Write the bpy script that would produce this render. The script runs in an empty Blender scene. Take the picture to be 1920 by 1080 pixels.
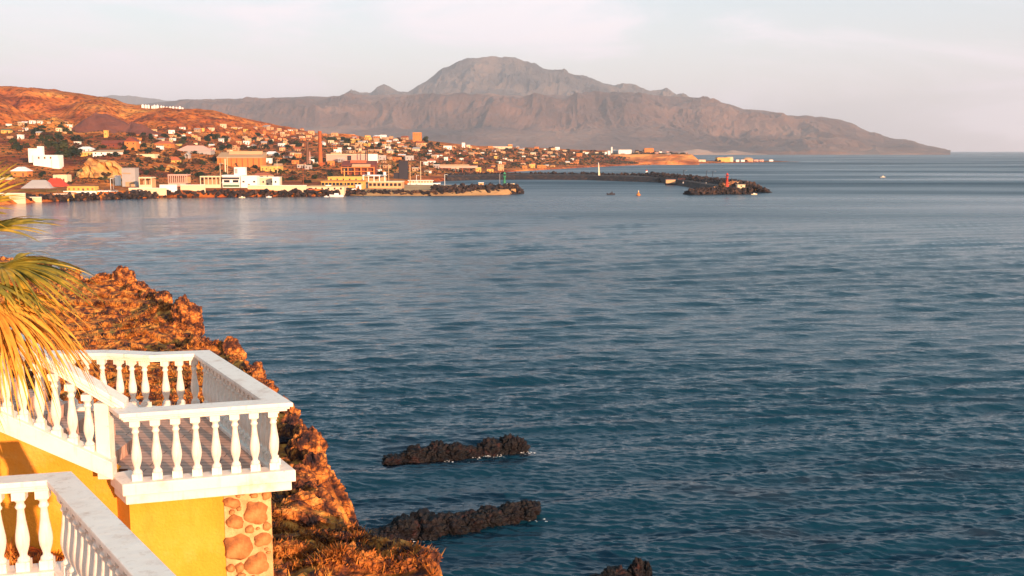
import bpy, bmesh, math, random
import numpy as np
from mathutils import Vector, Matrix

S = bpy.context.scene
C = S.collection
rad = math.radians
# ------------------------------------------------------------------ camera
FPX = 1900.0                      # focal length in pixels of a 1920 wide picture
CAMZ = 24.0
TH = math.atan(257.0 / FPX)       # pitch down
cam_d = bpy.data.cameras.new("camera"); cam = bpy.data.objects.new("camera", cam_d); C.objects.link(cam)
cam_d.sensor_width = 36.0; cam_d.lens = 36.0 * FPX / 1920.0
cam_d.clip_start = 0.1; cam_d.clip_end = 80000
cam.location = (0, 0, CAMZ); cam.rotation_euler = (rad(90) - TH, 0, 0)
S.camera = cam
# ------------------------------------------------------------------ light
SUN_EL, SUN_AZ = rad(9.5), rad(147.0)      # azimuth clockwise from +Y (view direction)
W = bpy.data.worlds.new("World"); S.world = W; W.use_nodes = True
nt = W.node_tree; N = nt.nodes; L = nt.links
for n in list(N): N.remove(n)
out = N.new('ShaderNodeOutputWorld'); bg = N.new('ShaderNodeBackground')
sky = N.new('ShaderNodeTexSky'); sky.sky_type = 'NISHITA'; sky.sun_disc = False
sky.sun_elevation = SUN_EL; sky.sun_rotation = SUN_AZ; sky.altitude = 20
sky.air_density = 1.0; sky.dust_density = 1.6; sky.ozone_density = 1.0
tc = N.new('ShaderNodeTexCoord'); sep = N.new('ShaderNodeSeparateXYZ'); L.new(tc.outputs['Generated'], sep.inputs[0])
# thin high cloud: streaky noise in world directions
mp = N.new('ShaderNodeMapping'); mp.inputs['Scale'].default_value = (1.2, 1.2, 5.0); mp.inputs['Rotation'].default_value = (0, rad(8), 0)
L.new(tc.outputs['Generated'], mp.inputs[0])
nz = N.new('ShaderNodeTexNoise'); nz.inputs['Scale'].default_value = 2.3; nz.inputs['Detail'].default_value = 7; nz.inputs['Roughness'].default_value = .58
nz.inputs['Distortion'].default_value = .5
L.new(mp.outputs[0], nz.inputs[0])
cr = N.new('ShaderNodeMapRange'); cr.interpolation_type = 'SMOOTHSTEP'
cr.inputs[1].default_value = .44; cr.inputs[2].default_value = .68; cr.inputs[3].default_value = 0; cr.inputs[4].default_value = .6
L.new(nz.outputs[0], cr.inputs[0])
hz = N.new('ShaderNodeMapRange'); hz.interpolation_type = 'SMOOTHSTEP'
hz.inputs[1].default_value = -.02; hz.inputs[2].default_value = .30; hz.inputs[3].default_value = .78; hz.inputs[4].default_value = .30
L.new(sep.outputs[2], hz.inputs[0])
mx = N.new('ShaderNodeMath'); mx.operation = 'MAXIMUM'
L.new(hz.outputs[0], mx.inputs[0]); 
ad = N.new('ShaderNodeMath'); ad.operation = 'ADD'; ad.use_clamp = True
L.new(hz.outputs[0], ad.inputs[0]); L.new(cr.outputs[0], ad.inputs[1])
SKYK = 0.12
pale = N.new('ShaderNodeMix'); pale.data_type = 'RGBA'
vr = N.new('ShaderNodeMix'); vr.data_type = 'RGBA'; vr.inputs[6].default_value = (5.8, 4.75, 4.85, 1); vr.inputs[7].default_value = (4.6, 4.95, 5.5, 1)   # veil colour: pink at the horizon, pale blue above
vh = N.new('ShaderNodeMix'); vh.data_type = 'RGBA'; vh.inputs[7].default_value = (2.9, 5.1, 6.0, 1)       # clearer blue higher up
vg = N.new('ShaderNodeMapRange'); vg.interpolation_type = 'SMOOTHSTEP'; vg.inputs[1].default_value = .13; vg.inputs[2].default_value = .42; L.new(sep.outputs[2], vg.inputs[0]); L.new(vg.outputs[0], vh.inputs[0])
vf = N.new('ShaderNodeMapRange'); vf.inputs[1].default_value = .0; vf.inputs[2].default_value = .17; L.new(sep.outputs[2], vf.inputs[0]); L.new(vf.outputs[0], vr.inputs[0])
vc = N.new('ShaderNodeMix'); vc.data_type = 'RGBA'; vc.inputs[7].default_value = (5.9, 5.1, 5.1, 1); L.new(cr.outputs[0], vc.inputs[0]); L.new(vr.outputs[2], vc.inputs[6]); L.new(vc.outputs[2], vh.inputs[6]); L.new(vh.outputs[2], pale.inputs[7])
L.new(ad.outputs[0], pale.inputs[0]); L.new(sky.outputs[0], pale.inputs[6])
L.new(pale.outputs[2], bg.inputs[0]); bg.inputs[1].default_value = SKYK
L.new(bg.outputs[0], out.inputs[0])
sun_d = bpy.data.lights.new("sun", 'SUN'); sun = bpy.data.objects.new("sun", sun_d); C.objects.link(sun)
sun_d.energy = 5.0; sun_d.angle = rad(0.55); sun_d.color = (1.0, 0.60, 0.35)
sv = Vector((math.sin(SUN_AZ) * math.cos(SUN_EL), math.cos(SUN_AZ) * math.cos(SUN_EL), math.sin(SUN_EL)))
sun.rotation_euler = sv.to_track_quat('Z', 'Y').to_euler(); sun.location = (30, -30, 60)
S.view_settings.view_transform = 'Standard'; S.view_settings.look = 'None'
S.view_settings.exposure = 0.86; S.view_settings.gamma = 1; S.view_settings.use_curve_mapping = False
S.render.engine = 'CYCLES'
S.cycles.max_bounces = 6; S.cycles.diffuse_bounces = 3; S.cycles.glossy_bounces = 3; S.cycles.volume_bounces = 0
S.cycles.transparent_max_bounces = 4; S.cycles.caustics_reflective = False; S.cycles.caustics_refractive = False
S.cycles.sample_clamp_indirect = 4

# ------------------------------------------------------------------ projection helpers (pixels of the 1920x1080 photograph)
sT, cT = math.sin(TH), math.cos(TH)
def ray(px, py):
    a = (px - 960) / FPX; b = (540 - py) / FPX
    return Vector((a, cT + b * sT, -sT + b * cT))
def P(px, py, D):
    d = ray(px, py); k = D / d.y
    return Vector((d.x * k, D, CAMZ + d.z * k))
def Pz(px, py, z):
    d = ray(px, py); k = (z - CAMZ) / d.z
    return Vector((d.x * k, d.y * k, z))
def proj(v):
    x, y, z = v[0], v[1], v[2] - CAMZ
    dep = y * cT - z * sT; up = y * sT + z * cT
    return 960 + FPX * x / dep, 540 - FPX * up / dep

# ------------------------------------------------------------------ numpy noise
_r = np.random.RandomState(7)
PT = _r.rand(256, 256).astype(np.float64)
def vn(x, y):
    xi = np.floor(x).astype(int); yi = np.floor(y).astype(int); fx = x - xi; fy = y - yi
    fx = fx * fx * (3 - 2 * fx); fy = fy * fy * (3 - 2 * fy)
    a = PT[xi & 255, yi & 255]; b = PT[(xi + 1) & 255, yi & 255]; c = PT[xi & 255, (yi + 1) & 255]; d = PT[(xi + 1) & 255, (yi + 1) & 255]
    return (a * (1 - fx) + b * fx) * (1 - fy) + (c * (1 - fx) + d * fx) * fy
def fbm(x, y, o=5, g=.5):
    s = 0; a = 1; t = 0
    for i in range(o):
        s = s + a * (vn(x * 2 ** i + 17.3 * i, y * 2 ** i + 9.1 * i) - .5) * 2; t += a; a *= g
    return s / t
def ridged(x, y, o=5, g=.5):
    s = 0; a = 1; t = 0
    for i in range(o):
        s = s + a * (1 - np.abs(vn(x * 2 ** i + 31.3 * i, y * 2 ** i + 5.1 * i) - .5) * 2); t += a; a *= g
    return s / t
def sstep(a, b, x):
    t = np.clip((x - a) / (b - a), 0, 1); return t * t * (3 - 2 * t)

# ------------------------------------------------------------------ materials
def newmat(name):
    m = bpy.data.materials.new(name); m.use_nodes = True
    return m, m.node_tree.nodes, m.node_tree.links, m.node_tree.nodes['Principled BSDF']
def mat(name, cols, scale=1.0, rough=.85, bump=0.0, bscale=None, detail=6, stretch=(1, 1, 1), metal=0, spec=.3, rng=(.35, .65), rot=(0, 0, 0), space='Object'):
    """cols: 2-4 colours run through a noise ramp"""
    m, n, l, b = newmat(name)
    b.inputs['Roughness'].default_value = rough; b.inputs['Metallic'].default_value = metal
    b.inputs['Specular IOR Level'].default_value = spec
    t = n.new('ShaderNodeTexCoord')
    mpn = n.new('ShaderNodeMapping'); mpn.inputs['Scale'].default_value = stretch; mpn.inputs['Rotation'].default_value = rot
    l.new(t.outputs[space], mpn.inputs[0])
    z = n.new('ShaderNodeTexNoise'); z.inputs['Scale'].default_value = scale; z.inputs['Detail'].default_value = detail; z.inputs['Roughness'].default_value = .62
    l.new(mpn.outputs[0], z.inputs[0])
    r = n.new('ShaderNodeValToRGB'); el = r.color_ramp.elements
    k = len(cols)
    while len(el) < k: el.new(.5)
    for i, c in enumerate(cols):
        el[i].position = rng[0] + (rng[1] - rng[0]) * i / max(1, k - 1); el[i].color = (*c, 1)
    l.new(z.outputs[0], r.inputs[0]); l.new(r.outputs[0], b.inputs['Base Color'])
    if bump:
        z2 = n.new('ShaderNodeTexNoise'); z2.inputs['Scale'].default_value = bscale or scale * 3; z2.inputs['Detail'].default_value = 8
        l.new(mpn.outputs[0], z2.inputs[0])
        bp = n.new('ShaderNodeBump'); bp.inputs['Strength'].default_value = 1.0; bp.inputs['Distance'].default_value = bump
        l.new(z2.outputs[0], bp.inputs['Height']); l.new(bp.outputs[0], b.inputs['Normal'])
    return m
def flat(name, c, rough=.8, vary=.12, scale=.6, metal=0):
    lo = tuple(x * (1 - vary) for x in c); hi = tuple(min(1, x * (1 + vary)) for x in c)
    return mat(name, [lo, hi], scale=scale, rough=rough, metal=metal, rng=(.3, .7))

M = {}
M['white_paint'] = mat('white_masonry_paint', [(.64, .50, .41), (.80, .70, .62), (.83, .74, .66)], scale=3.0, rough=.55, bump=.004, bscale=14, rng=(.28, .6))
M['white_top'] = M['white_paint']
def deckmat():
    m, n, l, b = newmat('deck_boards')
    t = n.new('ShaderNodeTexCoord'); mpn = n.new('ShaderNodeMapping'); l.new(t.outputs['Object'], mpn.inputs[0])
    br = n.new('ShaderNodeTexBrick'); br.inputs['Scale'].default_value = 1.0
    br.inputs['Brick Width'].default_value = 1.7; br.inputs['Row Height'].default_value = .13; br.inputs['Mortar Size'].default_value = .007
    br.inputs['Color1'].default_value = (.70, .38, .27, 1); br.inputs['Color2'].default_value = (.78, .46, .34, 1); br.inputs['Mortar'].default_value = (.20, .10, .07, 1)
    l.new(mpn.outputs[0], br.inputs[0])
    z = n.new('ShaderNodeTexNoise'); z.inputs['Scale'].default_value = 7; z.inputs['Detail'].default_value = 6; l.new(mpn.outputs[0], z.inputs[0])
    mm = n.new('ShaderNodeMix'); mm.data_type = 'RGBA'; mm.blend_type = 'MULTIPLY'; mm.inputs[0].default_value = .5
    l.new(br.outputs[0], mm.inputs[6]); l.new(z.outputs[0], mm.inputs[7]); l.new(mm.outputs[2], b.inputs['Base Color'])
    bp = n.new('ShaderNodeBump'); bp.inputs['Distance'].default_value = .006; bp.invert = True; l.new(br.outputs['Fac'], bp.inputs['Height']); l.new(bp.outputs[0], b.inputs['Normal'])
    b.inputs['Roughness'].default_value = .75
    return m
M['deck'] = deckmat()
M['yellow'] = mat('yellow_stucco', [(.70, .25, .018), (.80, .30, .028), (.84, .35, .055)], scale=1.3, rough=.85, bump=.012, bscale=30, rng=(.3, .7))
def streaks(m, col, sc, lo, hi, amt, st=(7, 7, .5)):
    n, l = m.node_tree.nodes, m.node_tree.links; b = n['Principled BSDF']; src = b.inputs['Base Color'].links[0].from_socket
    t = n.new('ShaderNodeTexCoord'); mpn = n.new('ShaderNodeMapping'); mpn.inputs['Scale'].default_value = st; l.new(t.outputs['Object'], mpn.inputs[0])
    z = n.new('ShaderNodeTexNoise'); z.inputs['Scale'].default_value = sc; z.inputs['Detail'].default_value = 7; z.inputs['Roughness'].default_value = .65; l.new(mpn.outputs[0], z.inputs[0])
    r = n.new('ShaderNodeMapRange'); r.inputs[1].default_value = lo; r.inputs[2].default_value = hi; r.inputs[3].default_value = 0; r.inputs[4].default_value = amt; l.new(z.outputs[0], r.inputs[0])
    x = n.new('ShaderNodeMix'); x.data_type = 'RGBA'; x.inputs[7].default_value = (*col, 1); l.new(r.outputs[0], x.inputs[0]); l.new(src, x.inputs[6]); l.new(x.outputs[2], b.inputs['Base Color'])
streaks(M['white_paint'], (.42, .27, .18), 1.6, .56, .74, .55)
streaks(M['white_paint'], (.30, .17, .10), 9, .66, .72, .6, (1, 1, 1))
streaks(M['yellow'], (.50, .19, .02), 1.1, .50, .72, .5, (3, 3, .6))
streaks(M['yellow'], (.74, .46, .16), 1.4, .55, .75, .5, (1, 1, 1))
M['mortar'] = mat('pale_mortar', [(.46, .24, .10), (.68, .42, .20)], scale=6, rough=.9, bump=.02, bscale=20)
M['stone'] = mat('field_stone', [(.12, .04, .022), (.34, .13, .04), (.50, .25, .09)], scale=3, rough=.85, bump=.02, bscale=14)
M['headland'] = mat('headland_soil', [(.022, .010, .016), (.22, .060, .014), (.56, .19, .030), (.66, .29, .06)], scale=2.6, rough=.95, bump=.16, bscale=6, detail=12, rng=(.36, .64))
M['outcrop'] = mat('outcrop_rock', [(.014, .008, .013), (.12, .036, .016), (.46, .15, .030), (.62, .27, .07)], scale=3.0, rough=.95, bump=.10, bscale=7, detail=12, rng=(.38, .66))
def cracks(m, sc, col=(.018, .009, .012), w=.07, amt=.85):
    n, l = m.node_tree.nodes, m.node_tree.links; b = n['Principled BSDF']; src = b.inputs['Base Color'].links[0].from_socket
    t = n.new('ShaderNodeTexCoord'); z = n.new('ShaderNodeTexNoise'); z.inputs['Scale'].default_value = sc * .8; z.inputs['Detail'].default_value = 6; l.new(t.outputs['Object'], z.inputs[0])
    mpn = n.new('ShaderNodeMapping'); mpn.inputs['Scale'].default_value = (1, 1, 2.1); mpn.inputs['Rotation'].default_value = (.35, .25, 0); l.new(t.outputs['Object'], mpn.inputs[0])
    ad_ = n.new('ShaderNodeVectorMath'); ad_.operation = 'MULTIPLY_ADD'; ad_.inputs[1].default_value = (.5, .5, .5); l.new(z.outputs['Color'], ad_.inputs[0]); l.new(mpn.outputs[0], ad_.inputs[2])
    v = n.new('ShaderNodeTexVoronoi'); v.feature = 'DISTANCE_TO_EDGE'; v.inputs['Scale'].default_value = sc; l.new(ad_.outputs[0], v.inputs['Vector'])
    r = n.new('ShaderNodeMapRange'); r.inputs[1].default_value = 0; r.inputs[2].default_value = w; r.inputs[3].default_value = amt; r.inputs[4].default_value = 0; l.new(v.outputs['Distance'], r.inputs[0])
    x = n.new('ShaderNodeMix'); x.data_type = 'RGBA'; x.inputs[7].default_value = (*col, 1); l.new(r.outputs[0], x.inputs[0]); l.new(src, x.inputs[6]); l.new(x.outputs[2], b.inputs['Base Color'])
cracks(M['outcrop'], 2.6); cracks(M['headland'], 1.7, amt=.6, w=.10)
M['searock'] = mat('sea_rock', [(.003, .003, .005), (.008, .005, .007), (.040, .013, .012)], scale=1.3, rough=.7, bump=.2, bscale=2.5, detail=10, rng=(.42, .72), spec=.25)
M['drygrass'] = mat('dry_grass', [(.50, .17, .028), (.66, .29, .06)], scale=1.5, rough=.9)
M['scrub_o'] = mat('rusty_scrub', [(.26, .07, .015), (.60, .20, .035)], scale=1.3, rough=.9)
M['scrub_d'] = mat('dark_scrub', [(.05, .014, .014), (.16, .05, .02)], scale=1.5, rough=.9)

# ------------------------------------------------------------------ mesh helpers
def link(name, me, m=None, parent=None):
    o = bpy.data.objects.new(name, me); C.objects.link(o)
    if m:
        for q in (m if isinstance(m, (list, tuple)) else [m]): me.materials.append(q)
    if parent: o.parent = parent
    return o
def tag(o, label=None, cat=None, group=None, kind=None):
    if label: o['label'] = label
    if cat: o['category'] = cat
    if group: o['group'] = group
    if kind: o['kind'] = kind
    return o
def empty(name, loc, label=None, cat=None, group=None, rz=0):
    o = bpy.data.objects.new(name, None); C.objects.link(o); o.location = loc; o.rotation_euler = (0, 0, rz); o.empty_display_size = .2
    return tag(o, label, cat, group)
class MB:
    """collects faces in world or local space"""
    def __init__(s, org=(0, 0, 0)): s.v = []; s.f = []; s.mi = []; s.o = Vector(org); s.smooth = []
    def add(s, vs, fs, mi=0, sm=False):
        k = len(s.v); s.v += [tuple(Vector(p) - s.o) for p in vs]; s.f += [tuple(i + k for i in f) for f in fs]; s.mi += [mi] * len(fs); s.smooth += [sm] * len(fs)
    def box(s, x0, x1, y0, y1, z0, z1, mi=0, mtx=None):
        vs = [Vector((x, y, z)) for z in (z0, z1) for y in (y0, y1) for x in (x0, x1)]
        if mtx: vs = [mtx @ v for v in vs]
        s.add(vs, [(0, 2, 3, 1), (4, 5, 7, 6), (0, 1, 5, 4), (2, 6, 7, 3), (0, 4, 6, 2), (1, 3, 7, 5)], mi)
    def hexa(s, b, t, mi=0):
        n = len(b); s.add(list(b) + list(t), [tuple(range(n))[::-1], tuple(range(n, 2 * n))] + [(i, (i + 1) % n, n + (i + 1) % n, n + i) for i in range(n)], mi)
    def tube(s, p, q, r0, r1=None, n=8, mi=0, cap=True, sm=True):
        r1 = r0 if r1 is None else r1; p = Vector(p); q = Vector(q); d = (q - p).normalized()
        a = d.cross(Vector((0, 0, 1)) if abs(d.z) < .9 else Vector((1, 0, 0))).normalized(); b = d.cross(a)
        vs = [c + (a * math.cos(t) + b * math.sin(t)) * r for c, r in ((p, r0), (q, r1)) for t in [2 * math.pi * i / n for i in range(n)]]
        s.add(vs, [(i, (i + 1) % n, n + (i + 1) % n, n + i) for i in range(n)], mi, sm)
        if cap: s.add(vs[:n], [tuple(range(n))], mi); s.add(vs[n:], [tuple(range(n))[::-1]], mi)
    def lathe(s, prof, c=(0, 0, 0), n=14, mi=0):
        vs = []; c = Vector(c)
        for z, r in prof: vs += [c + Vector((r * math.cos(2 * math.pi * i / n), r * math.sin(2 * math.pi * i / n), z)) for i in range(n)]
        fs = [(j * n + i, j * n + (i + 1) % n, (j + 1) * n + (i + 1) % n, (j + 1) * n + i) for j in range(len(prof) - 1) for i in range(n)]
        s.add(vs, fs, mi, True)
        s.add(vs[:n], [tuple(range(n))[::-1]], mi); s.add(vs[-n:], [tuple(range(n))], mi)
    def mesh(s, name):
        me = bpy.data.meshes.new(name); me.from_pydata(s.v, [], s.f)
        me.polygons.foreach_set('material_index', s.mi); me.polygons.foreach_set('use_smooth', s.smooth); me.update(); return me
    def build(s, name, m=None, parent=None):
        o = link(name, s.mesh(name), m, parent)
        o.location = s.o if parent is None else s.o - (parent.location if parent.type == 'EMPTY' else Vector())
        return o
def fixn(me):
    bm = bmesh.new(); bm.from_mesh(me); bmesh.ops.recalc_face_normals(bm, faces=bm.faces); bm.to_mesh(me); bm.free()
def grid_obj(name, X, Y, Z, m, smooth=True, parent=None):
    h, w = X.shape
    co = np.stack([X, Y, Z], -1).reshape(-1, 3).astype(np.float32)
    me = bpy.data.meshes.new(name); me.vertices.add(h * w); me.vertices.foreach_set('co', co.ravel())
    i = np.arange(h * w).reshape(h, w)
    q = np.stack([i[:-1, :-1], i[:-1, 1:], i[1:, 1:], i[1:, :-1]], -1).reshape(-1, 4)
    nf = len(q); me.loops.add(nf * 4); me.loops.foreach_set('vertex_index', q.ravel().astype(np.int32))
    me.polygons.add(nf); me.polygons.foreach_set('loop_start', np.arange(0, nf * 4, 4, dtype=np.int32))
    try: me.polygons.foreach_set('loop_total', np.full(nf, 4, dtype=np.int32))
    except Exception: pass
    me.update(calc_edges=True); me.validate()
    me.polygons.foreach_set('use_smooth', np.full(len(me.polygons), smooth))
    return link(name, me, m, parent)
# ================================================================== WATER
def watermat():
    m, n, l, b = newmat('sea_water')
    b.inputs['Base Color'].default_value = (.001, .022, .041, 1); b.inputs['IOR'].default_value = 1.33
    b.inputs['Roughness'].default_value = .12; b.inputs['Specular Tint'].default_value = (.50, .80, 1.0, 1)
    t = n.new('ShaderNodeTexCoord')
    def nse(scale, st, det, rot=0):
        mpn = n.new('ShaderNodeMapping'); mpn.inputs['Scale'].default_value = st; mpn.inputs['Rotation'].default_value = (0, 0, rot); l.new(t.outputs['Object'], mpn.inputs[0])
        z = n.new('ShaderNodeTexNoise'); z.inputs['Scale'].default_value = scale; z.inputs['Detail'].default_value = det; z.inputs['Roughness'].default_value = .55
        l.new(mpn.outputs[0], z.inputs[0]); return z
    a = nse(3.4, (.5, 1, 1), 5, rad(-10)); c = nse(.6, (.45, 1, 1), 4, rad(-16))
    b1 = n.new('ShaderNodeBump'); b1.inputs['Distance'].default_value = .16; b1.inputs['Strength'].default_value = 1; l.new(a.outputs[0], b1.inputs['Height'])
    b2 = n.new('ShaderNodeBump'); b2.inputs['Distance'].default_value = .8; l.new(c.outputs[0], b2.inputs['Height']); l.new(b1.outputs[0], b2.inputs['Normal'])
    l.new(b2.outputs[0], b.inputs['Normal'])
    # drowned reef showing brownish through the water off the cliff
    rn = nse(.11, (.5, 1, 1), 5, rad(-14)); rx = n.new('ShaderNodeSeparateXYZ'); l.new(t.outputs['Object'], rx.inputs[0])
    ry = n.new('ShaderNodeMapRange'); ry.interpolation_type = 'SMOOTHSTEP'; ry.inputs[1].default_value = 130; ry.inputs[2].default_value = 60; ry.inputs[3].default_value = 0; ry.inputs[4].default_value = .75; l.new(rx.outputs[1], ry.inputs[0])
    rr = n.new('ShaderNodeMapRange'); rr.interpolation_type = 'SMOOTHSTEP'; rr.inputs[1].default_value = .54; rr.inputs[2].default_value = .68; l.new(rn.outputs[0], rr.inputs[0])
    rm = n.new('ShaderNodeMath'); rm.operation = 'MULTIPLY'; l.new(ry.outputs[0], rm.inputs[0]); l.new(rr.outputs[0], rm.inputs[1])
    rc = n.new('ShaderNodeMix'); rc.data_type = 'RGBA'; rc.inputs[6].default_value = b.inputs['Base Color'].default_value; rc.inputs[7].default_value = (.018, .016, .026, 1); l.new(rm.outputs[0], rc.inputs[0]); l.new(rc.outputs[2], b.inputs['Base Color'])
    # wind patches change the ripple strength over hundreds of metres
    wp = nse(.0075, (.22, 1, 1), 5, rad(-5))
    sx = n.new('ShaderNodeSeparateXYZ'); l.new(t.outputs['Object'], sx.inputs[0])
    # sheltered water in the bay to the left
    ra = n.new('ShaderNodeMath'); ra.operation = 'MULTIPLY_ADD'; ra.inputs[1].default_value = .28; l.new(sx.outputs[1], ra.inputs[0]); l.new(sx.outputs[0], ra.inputs[2])
    sh = n.new('ShaderNodeMapRange'); sh.interpolation_type = 'SMOOTHSTEP'; sh.inputs[1].default_value = -40; sh.inputs[2].default_value = 160; sh.inputs[3].default_value = .65; sh.inputs[4].default_value = 1.0
    l.new(ra.outputs[0], sh.inputs[0])
    w2 = n.new('ShaderNodeMapRange'); w2.inputs[1].default_value = .35; w2.inputs[2].default_value = .65; w2.inputs[3].default_value = .55; w2.inputs[4].default_value = 1.3; l.new(wp.outputs[0], w2.inputs[0])
    mu = n.new('ShaderNodeMath'); mu.operation = 'MULTIPLY'; l.new(sh.outputs[0], mu.inputs[0]); l.new(w2.outputs[0], mu.inputs[1])
    for bb, k in ((b1, .11), (b2, .36)):
        q = n.new('ShaderNodeMath'); q.operation = 'MULTIPLY'; q.inputs[1].default_value = k; l.new(mu.outputs[0], q.inputs[0]); l.new(q.outputs[0], bb.inputs['Distance'])
    rf = n.new('ShaderNodeMapRange'); rf.interpolation_type = 'SMOOTHSTEP'; rf.inputs[1].default_value = 60; rf.inputs[2].default_value = 700; rf.inputs[3].default_value = .12; rf.inputs[4].default_value = .42; l.new(sx.outputs[1], rf.inputs[0]); rg = n.new('ShaderNodeMath'); rg.operation = 'MULTIPLY'; l.new(rf.outputs[0], rg.inputs[0]); bs = n.new('ShaderNodeMapRange'); bs.interpolation_type = 'SMOOTHSTEP'; bs.inputs[1].default_value = -60; bs.inputs[2].default_value = 190; bs.inputs[3].default_value = .38; bs.inputs[4].default_value = 1.0; l.new(ra.outputs[0], bs.inputs[0]); bw = n.new('ShaderNodeMath'); bw.operation = 'MULTIPLY'; l.new(bs.outputs[0], bw.inputs[0]); l.new(w2.outputs[0], bw.inputs[1]); l.new(bw.outputs[0], rg.inputs[1]); l.new(rg.outputs[0], b.inputs['Roughness'])
    return m
M['water'] = watermat()
def build_water():
    NR, NC = 900, 1150
    py = np.concatenate([np.linspace(1130, 292, NR - 60), 283 + (292 - 283) * np.linspace(1, .16, 61)[1:]])
    a = np.arctan((py - 540) / FPX) + TH; r = CAMZ / np.tan(a)
    th = np.linspace(rad(-33), rad(31), NC)
    R, T = np.meshgrid(r, th, indexing='ij'); X = R * np.sin(T); Y = R * np.cos(T)
    dr = np.abs(np.gradient(r))[:, None] * np.ones_like(X); dc = R * (th[1] - th[0])
    Z = np.zeros_like(X); rs = np.random.RandomState(3)
    shelter = .6 + .4 * sstep(-30, 120, X + .30 * Y - 20)
    gust = .75 + .5 * vn(X / 60 + 5, Y / 35 + 8)
    for i in range(132):
        if i < 80: lam = .30 * (1.1 / .30) ** rs.rand(); main = rad(86) + rs.randn() * rad(17); amp = .0120 * lam
        elif i < 116: lam = 1.2 * (6 / 1.2) ** rs.rand(); main = rad(94) + rs.randn() * rad(14); amp = .0070 * lam
        else: lam = 5 * (12 / 5) ** rs.rand(); main = rad(107) + rs.randn() * rad(6); amp = .0058 * lam
        amp *= .55 + .9 * rs.rand()
        kx, ky = math.cos(main) * 2 * math.pi / lam, math.sin(main) * 2 * math.pi / lam
        gs = np.abs(ky) * dr + np.abs(kx) * dc
        w = 1 - sstep(1.5, 3.0, gs)
        rmax = int(np.searchsorted(-(w.max(1) > 0).astype(int), 0)) if False else NR
        rows = np.where(w.max(1) > 0)[0]; sl = slice(rows[0], rows[-1] + 1)
        Xs, Ys = X[sl], Y[sl]
        ph = kx * Xs + ky * Ys + rs.rand() * 6.28 + 2.2 * (vn(Xs / (lam * 5) + i, Ys / (lam * 5)) - .5) * 2
        mod = .10 + 1.8 * vn(Xs / (lam * 9) + 3 * i, Ys / (lam * 5) + i) ** 1.3
        Z[sl] += amp * w[sl] * mod * (np.sin(ph) - .30 * np.cos(2 * ph))
    Z *= shelter * gust
    o = grid_obj('sea', X, Y, Z, M['water']); tag(o, kind='structure')
    # sea outside the fine sheet, a little lower, so it is water from other places too
    mb = MB(); K = 60000; 
    mb.add([(-K, -2000, -.9), (K, -2000, -.9), (K, 34000, -.9), (-K, 34000, -.9)], [(0, 1, 2, 3)])
    o2 = mb.build('sea_floor_water', M['water']); o2.name = 'water'; tag(o2, kind='structure')
build_water()

# ================================================================== HEADLAND
EDGE = [(-260, 480, 92), (-60, 484, 82), (60, 492, 74), (170, 524, 62), (235, 532, 57), (285, 552, 52), (335, 588, 46), (395, 652, 39), (440, 668, 34.5),
        (492, 714, 29), (536, 764, 25), (572, 830, 22), (596, 885, 20.6), (600, 955, 18.6), (690, 1012, 16.2), (800, 1082, 14.4), (870, 1180, 12.5)]
EP = [P(*e) for e in EDGE]
INNER = [(0, 560, 58), (100, 620, 44), (0, 640, 42), (200, 600, 46), (300, 650, 39), (350, 740, 29), (450, 800, 25), (520, 860, 21.5), (520, 960, 17.2), (560, 1060, 14.6), (680, 1080, 14.2), (300, 800, 26), (150, 760, 27)]
IP = [P(*e) for e in INNER] + [Vector((-4, 11.5, 18.45)), Vector((-5.5, 11.2, 19.1)), Vector((-9, 11.3, 19.5)), Vector((-9, 16, 19.0)), Vector((-20, 15, 19.2)), Vector((-3, 5, 18)), Vector((-20, 30, 18.4)), Vector((-40, 60, 18)), Vector((-40, 20, 20))]
KP = np.array([[p.x, p.y, p.z] for p in EP + IP])
LAND = [(p.x, p.y) for p in EP] + [(-.2, 8), (.8, 2), (1, -12), (-75, -12), (-95, 60)]
def sdist(X, Y, poly):
    n = len(poly); d = np.full(X.shape, 1e9); ins = np.zeros(X.shape, bool)
    for i in range(n):
        x1, y1 = poly[i]; x2, y2 = poly[(i + 1) % n]; ex, ey = x2 - x1, y2 - y1
        t = np.clip(((X - x1) * ex + (Y - y1) * ey) / (ex * ex + ey * ey), 0, 1)
        d = np.minimum(d, np.hypot(X - x1 - t * ex, Y - y1 - t * ey))
        c = ((y1 > Y) != (y2 > Y)) & (X < (x2 - x1) * (Y - y1) / ((y2 - y1) if y2 != y1 else 1e-9) + x1); ins ^= c
    return np.where(ins, d, -d)
def headland_z(X, Y, rough=True):
    wsum = 0; zs = 0
    for x, y, z in KP:
        w = 1 / (((X - x) ** 2 + (Y - y) ** 2) + .6) ** 1.6; wsum = wsum + w; zs = zs + w * z
    H = zs / wsum
    wob = .9 * fbm(X / 3.1 + 4, Y / 3.1, 4) + .35 * fbm(X / .9, Y / .9, 3)
    s = sdist(X, Y, LAND) + (wob * .55 if rough else 0)
    nearfall = np.where(s < 0, 3.2 * s, 0) 
    if rough:
        amp = .22 + .35 * (1 - sstep(0, 5, s)) * sstep(14, 22, Y)
        H = H + amp * (ridged(X / 2.6, Y / 2.6, 5) - .62) * 2.0 + .14 * fbm(X / .5, Y / .5, 4) + .26 * (ridged(X / 1.1 + 3, Y / 1.1, 5) - .64)
        nearfall = nearfall * (1 + .5 * fbm(X / 2.2 + 9, Y / 2.2, 3))
    return np.maximum(H + nearfall, -3.0)
xs = np.concatenate([np.linspace(-75, -16, 90)[:-1], np.linspace(-16, 3.2, 220), np.linspace(3.2, 8, 12)[1:]])
ys = np.concatenate([np.linspace(-12, 9, 24)[:-1], np.linspace(9, 32, 200)[:-1], np.linspace(32, 64, 170)[:-1], np.linspace(64, 100, 70)])
GX, GY = np.meshgrid(xs, ys)
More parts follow.
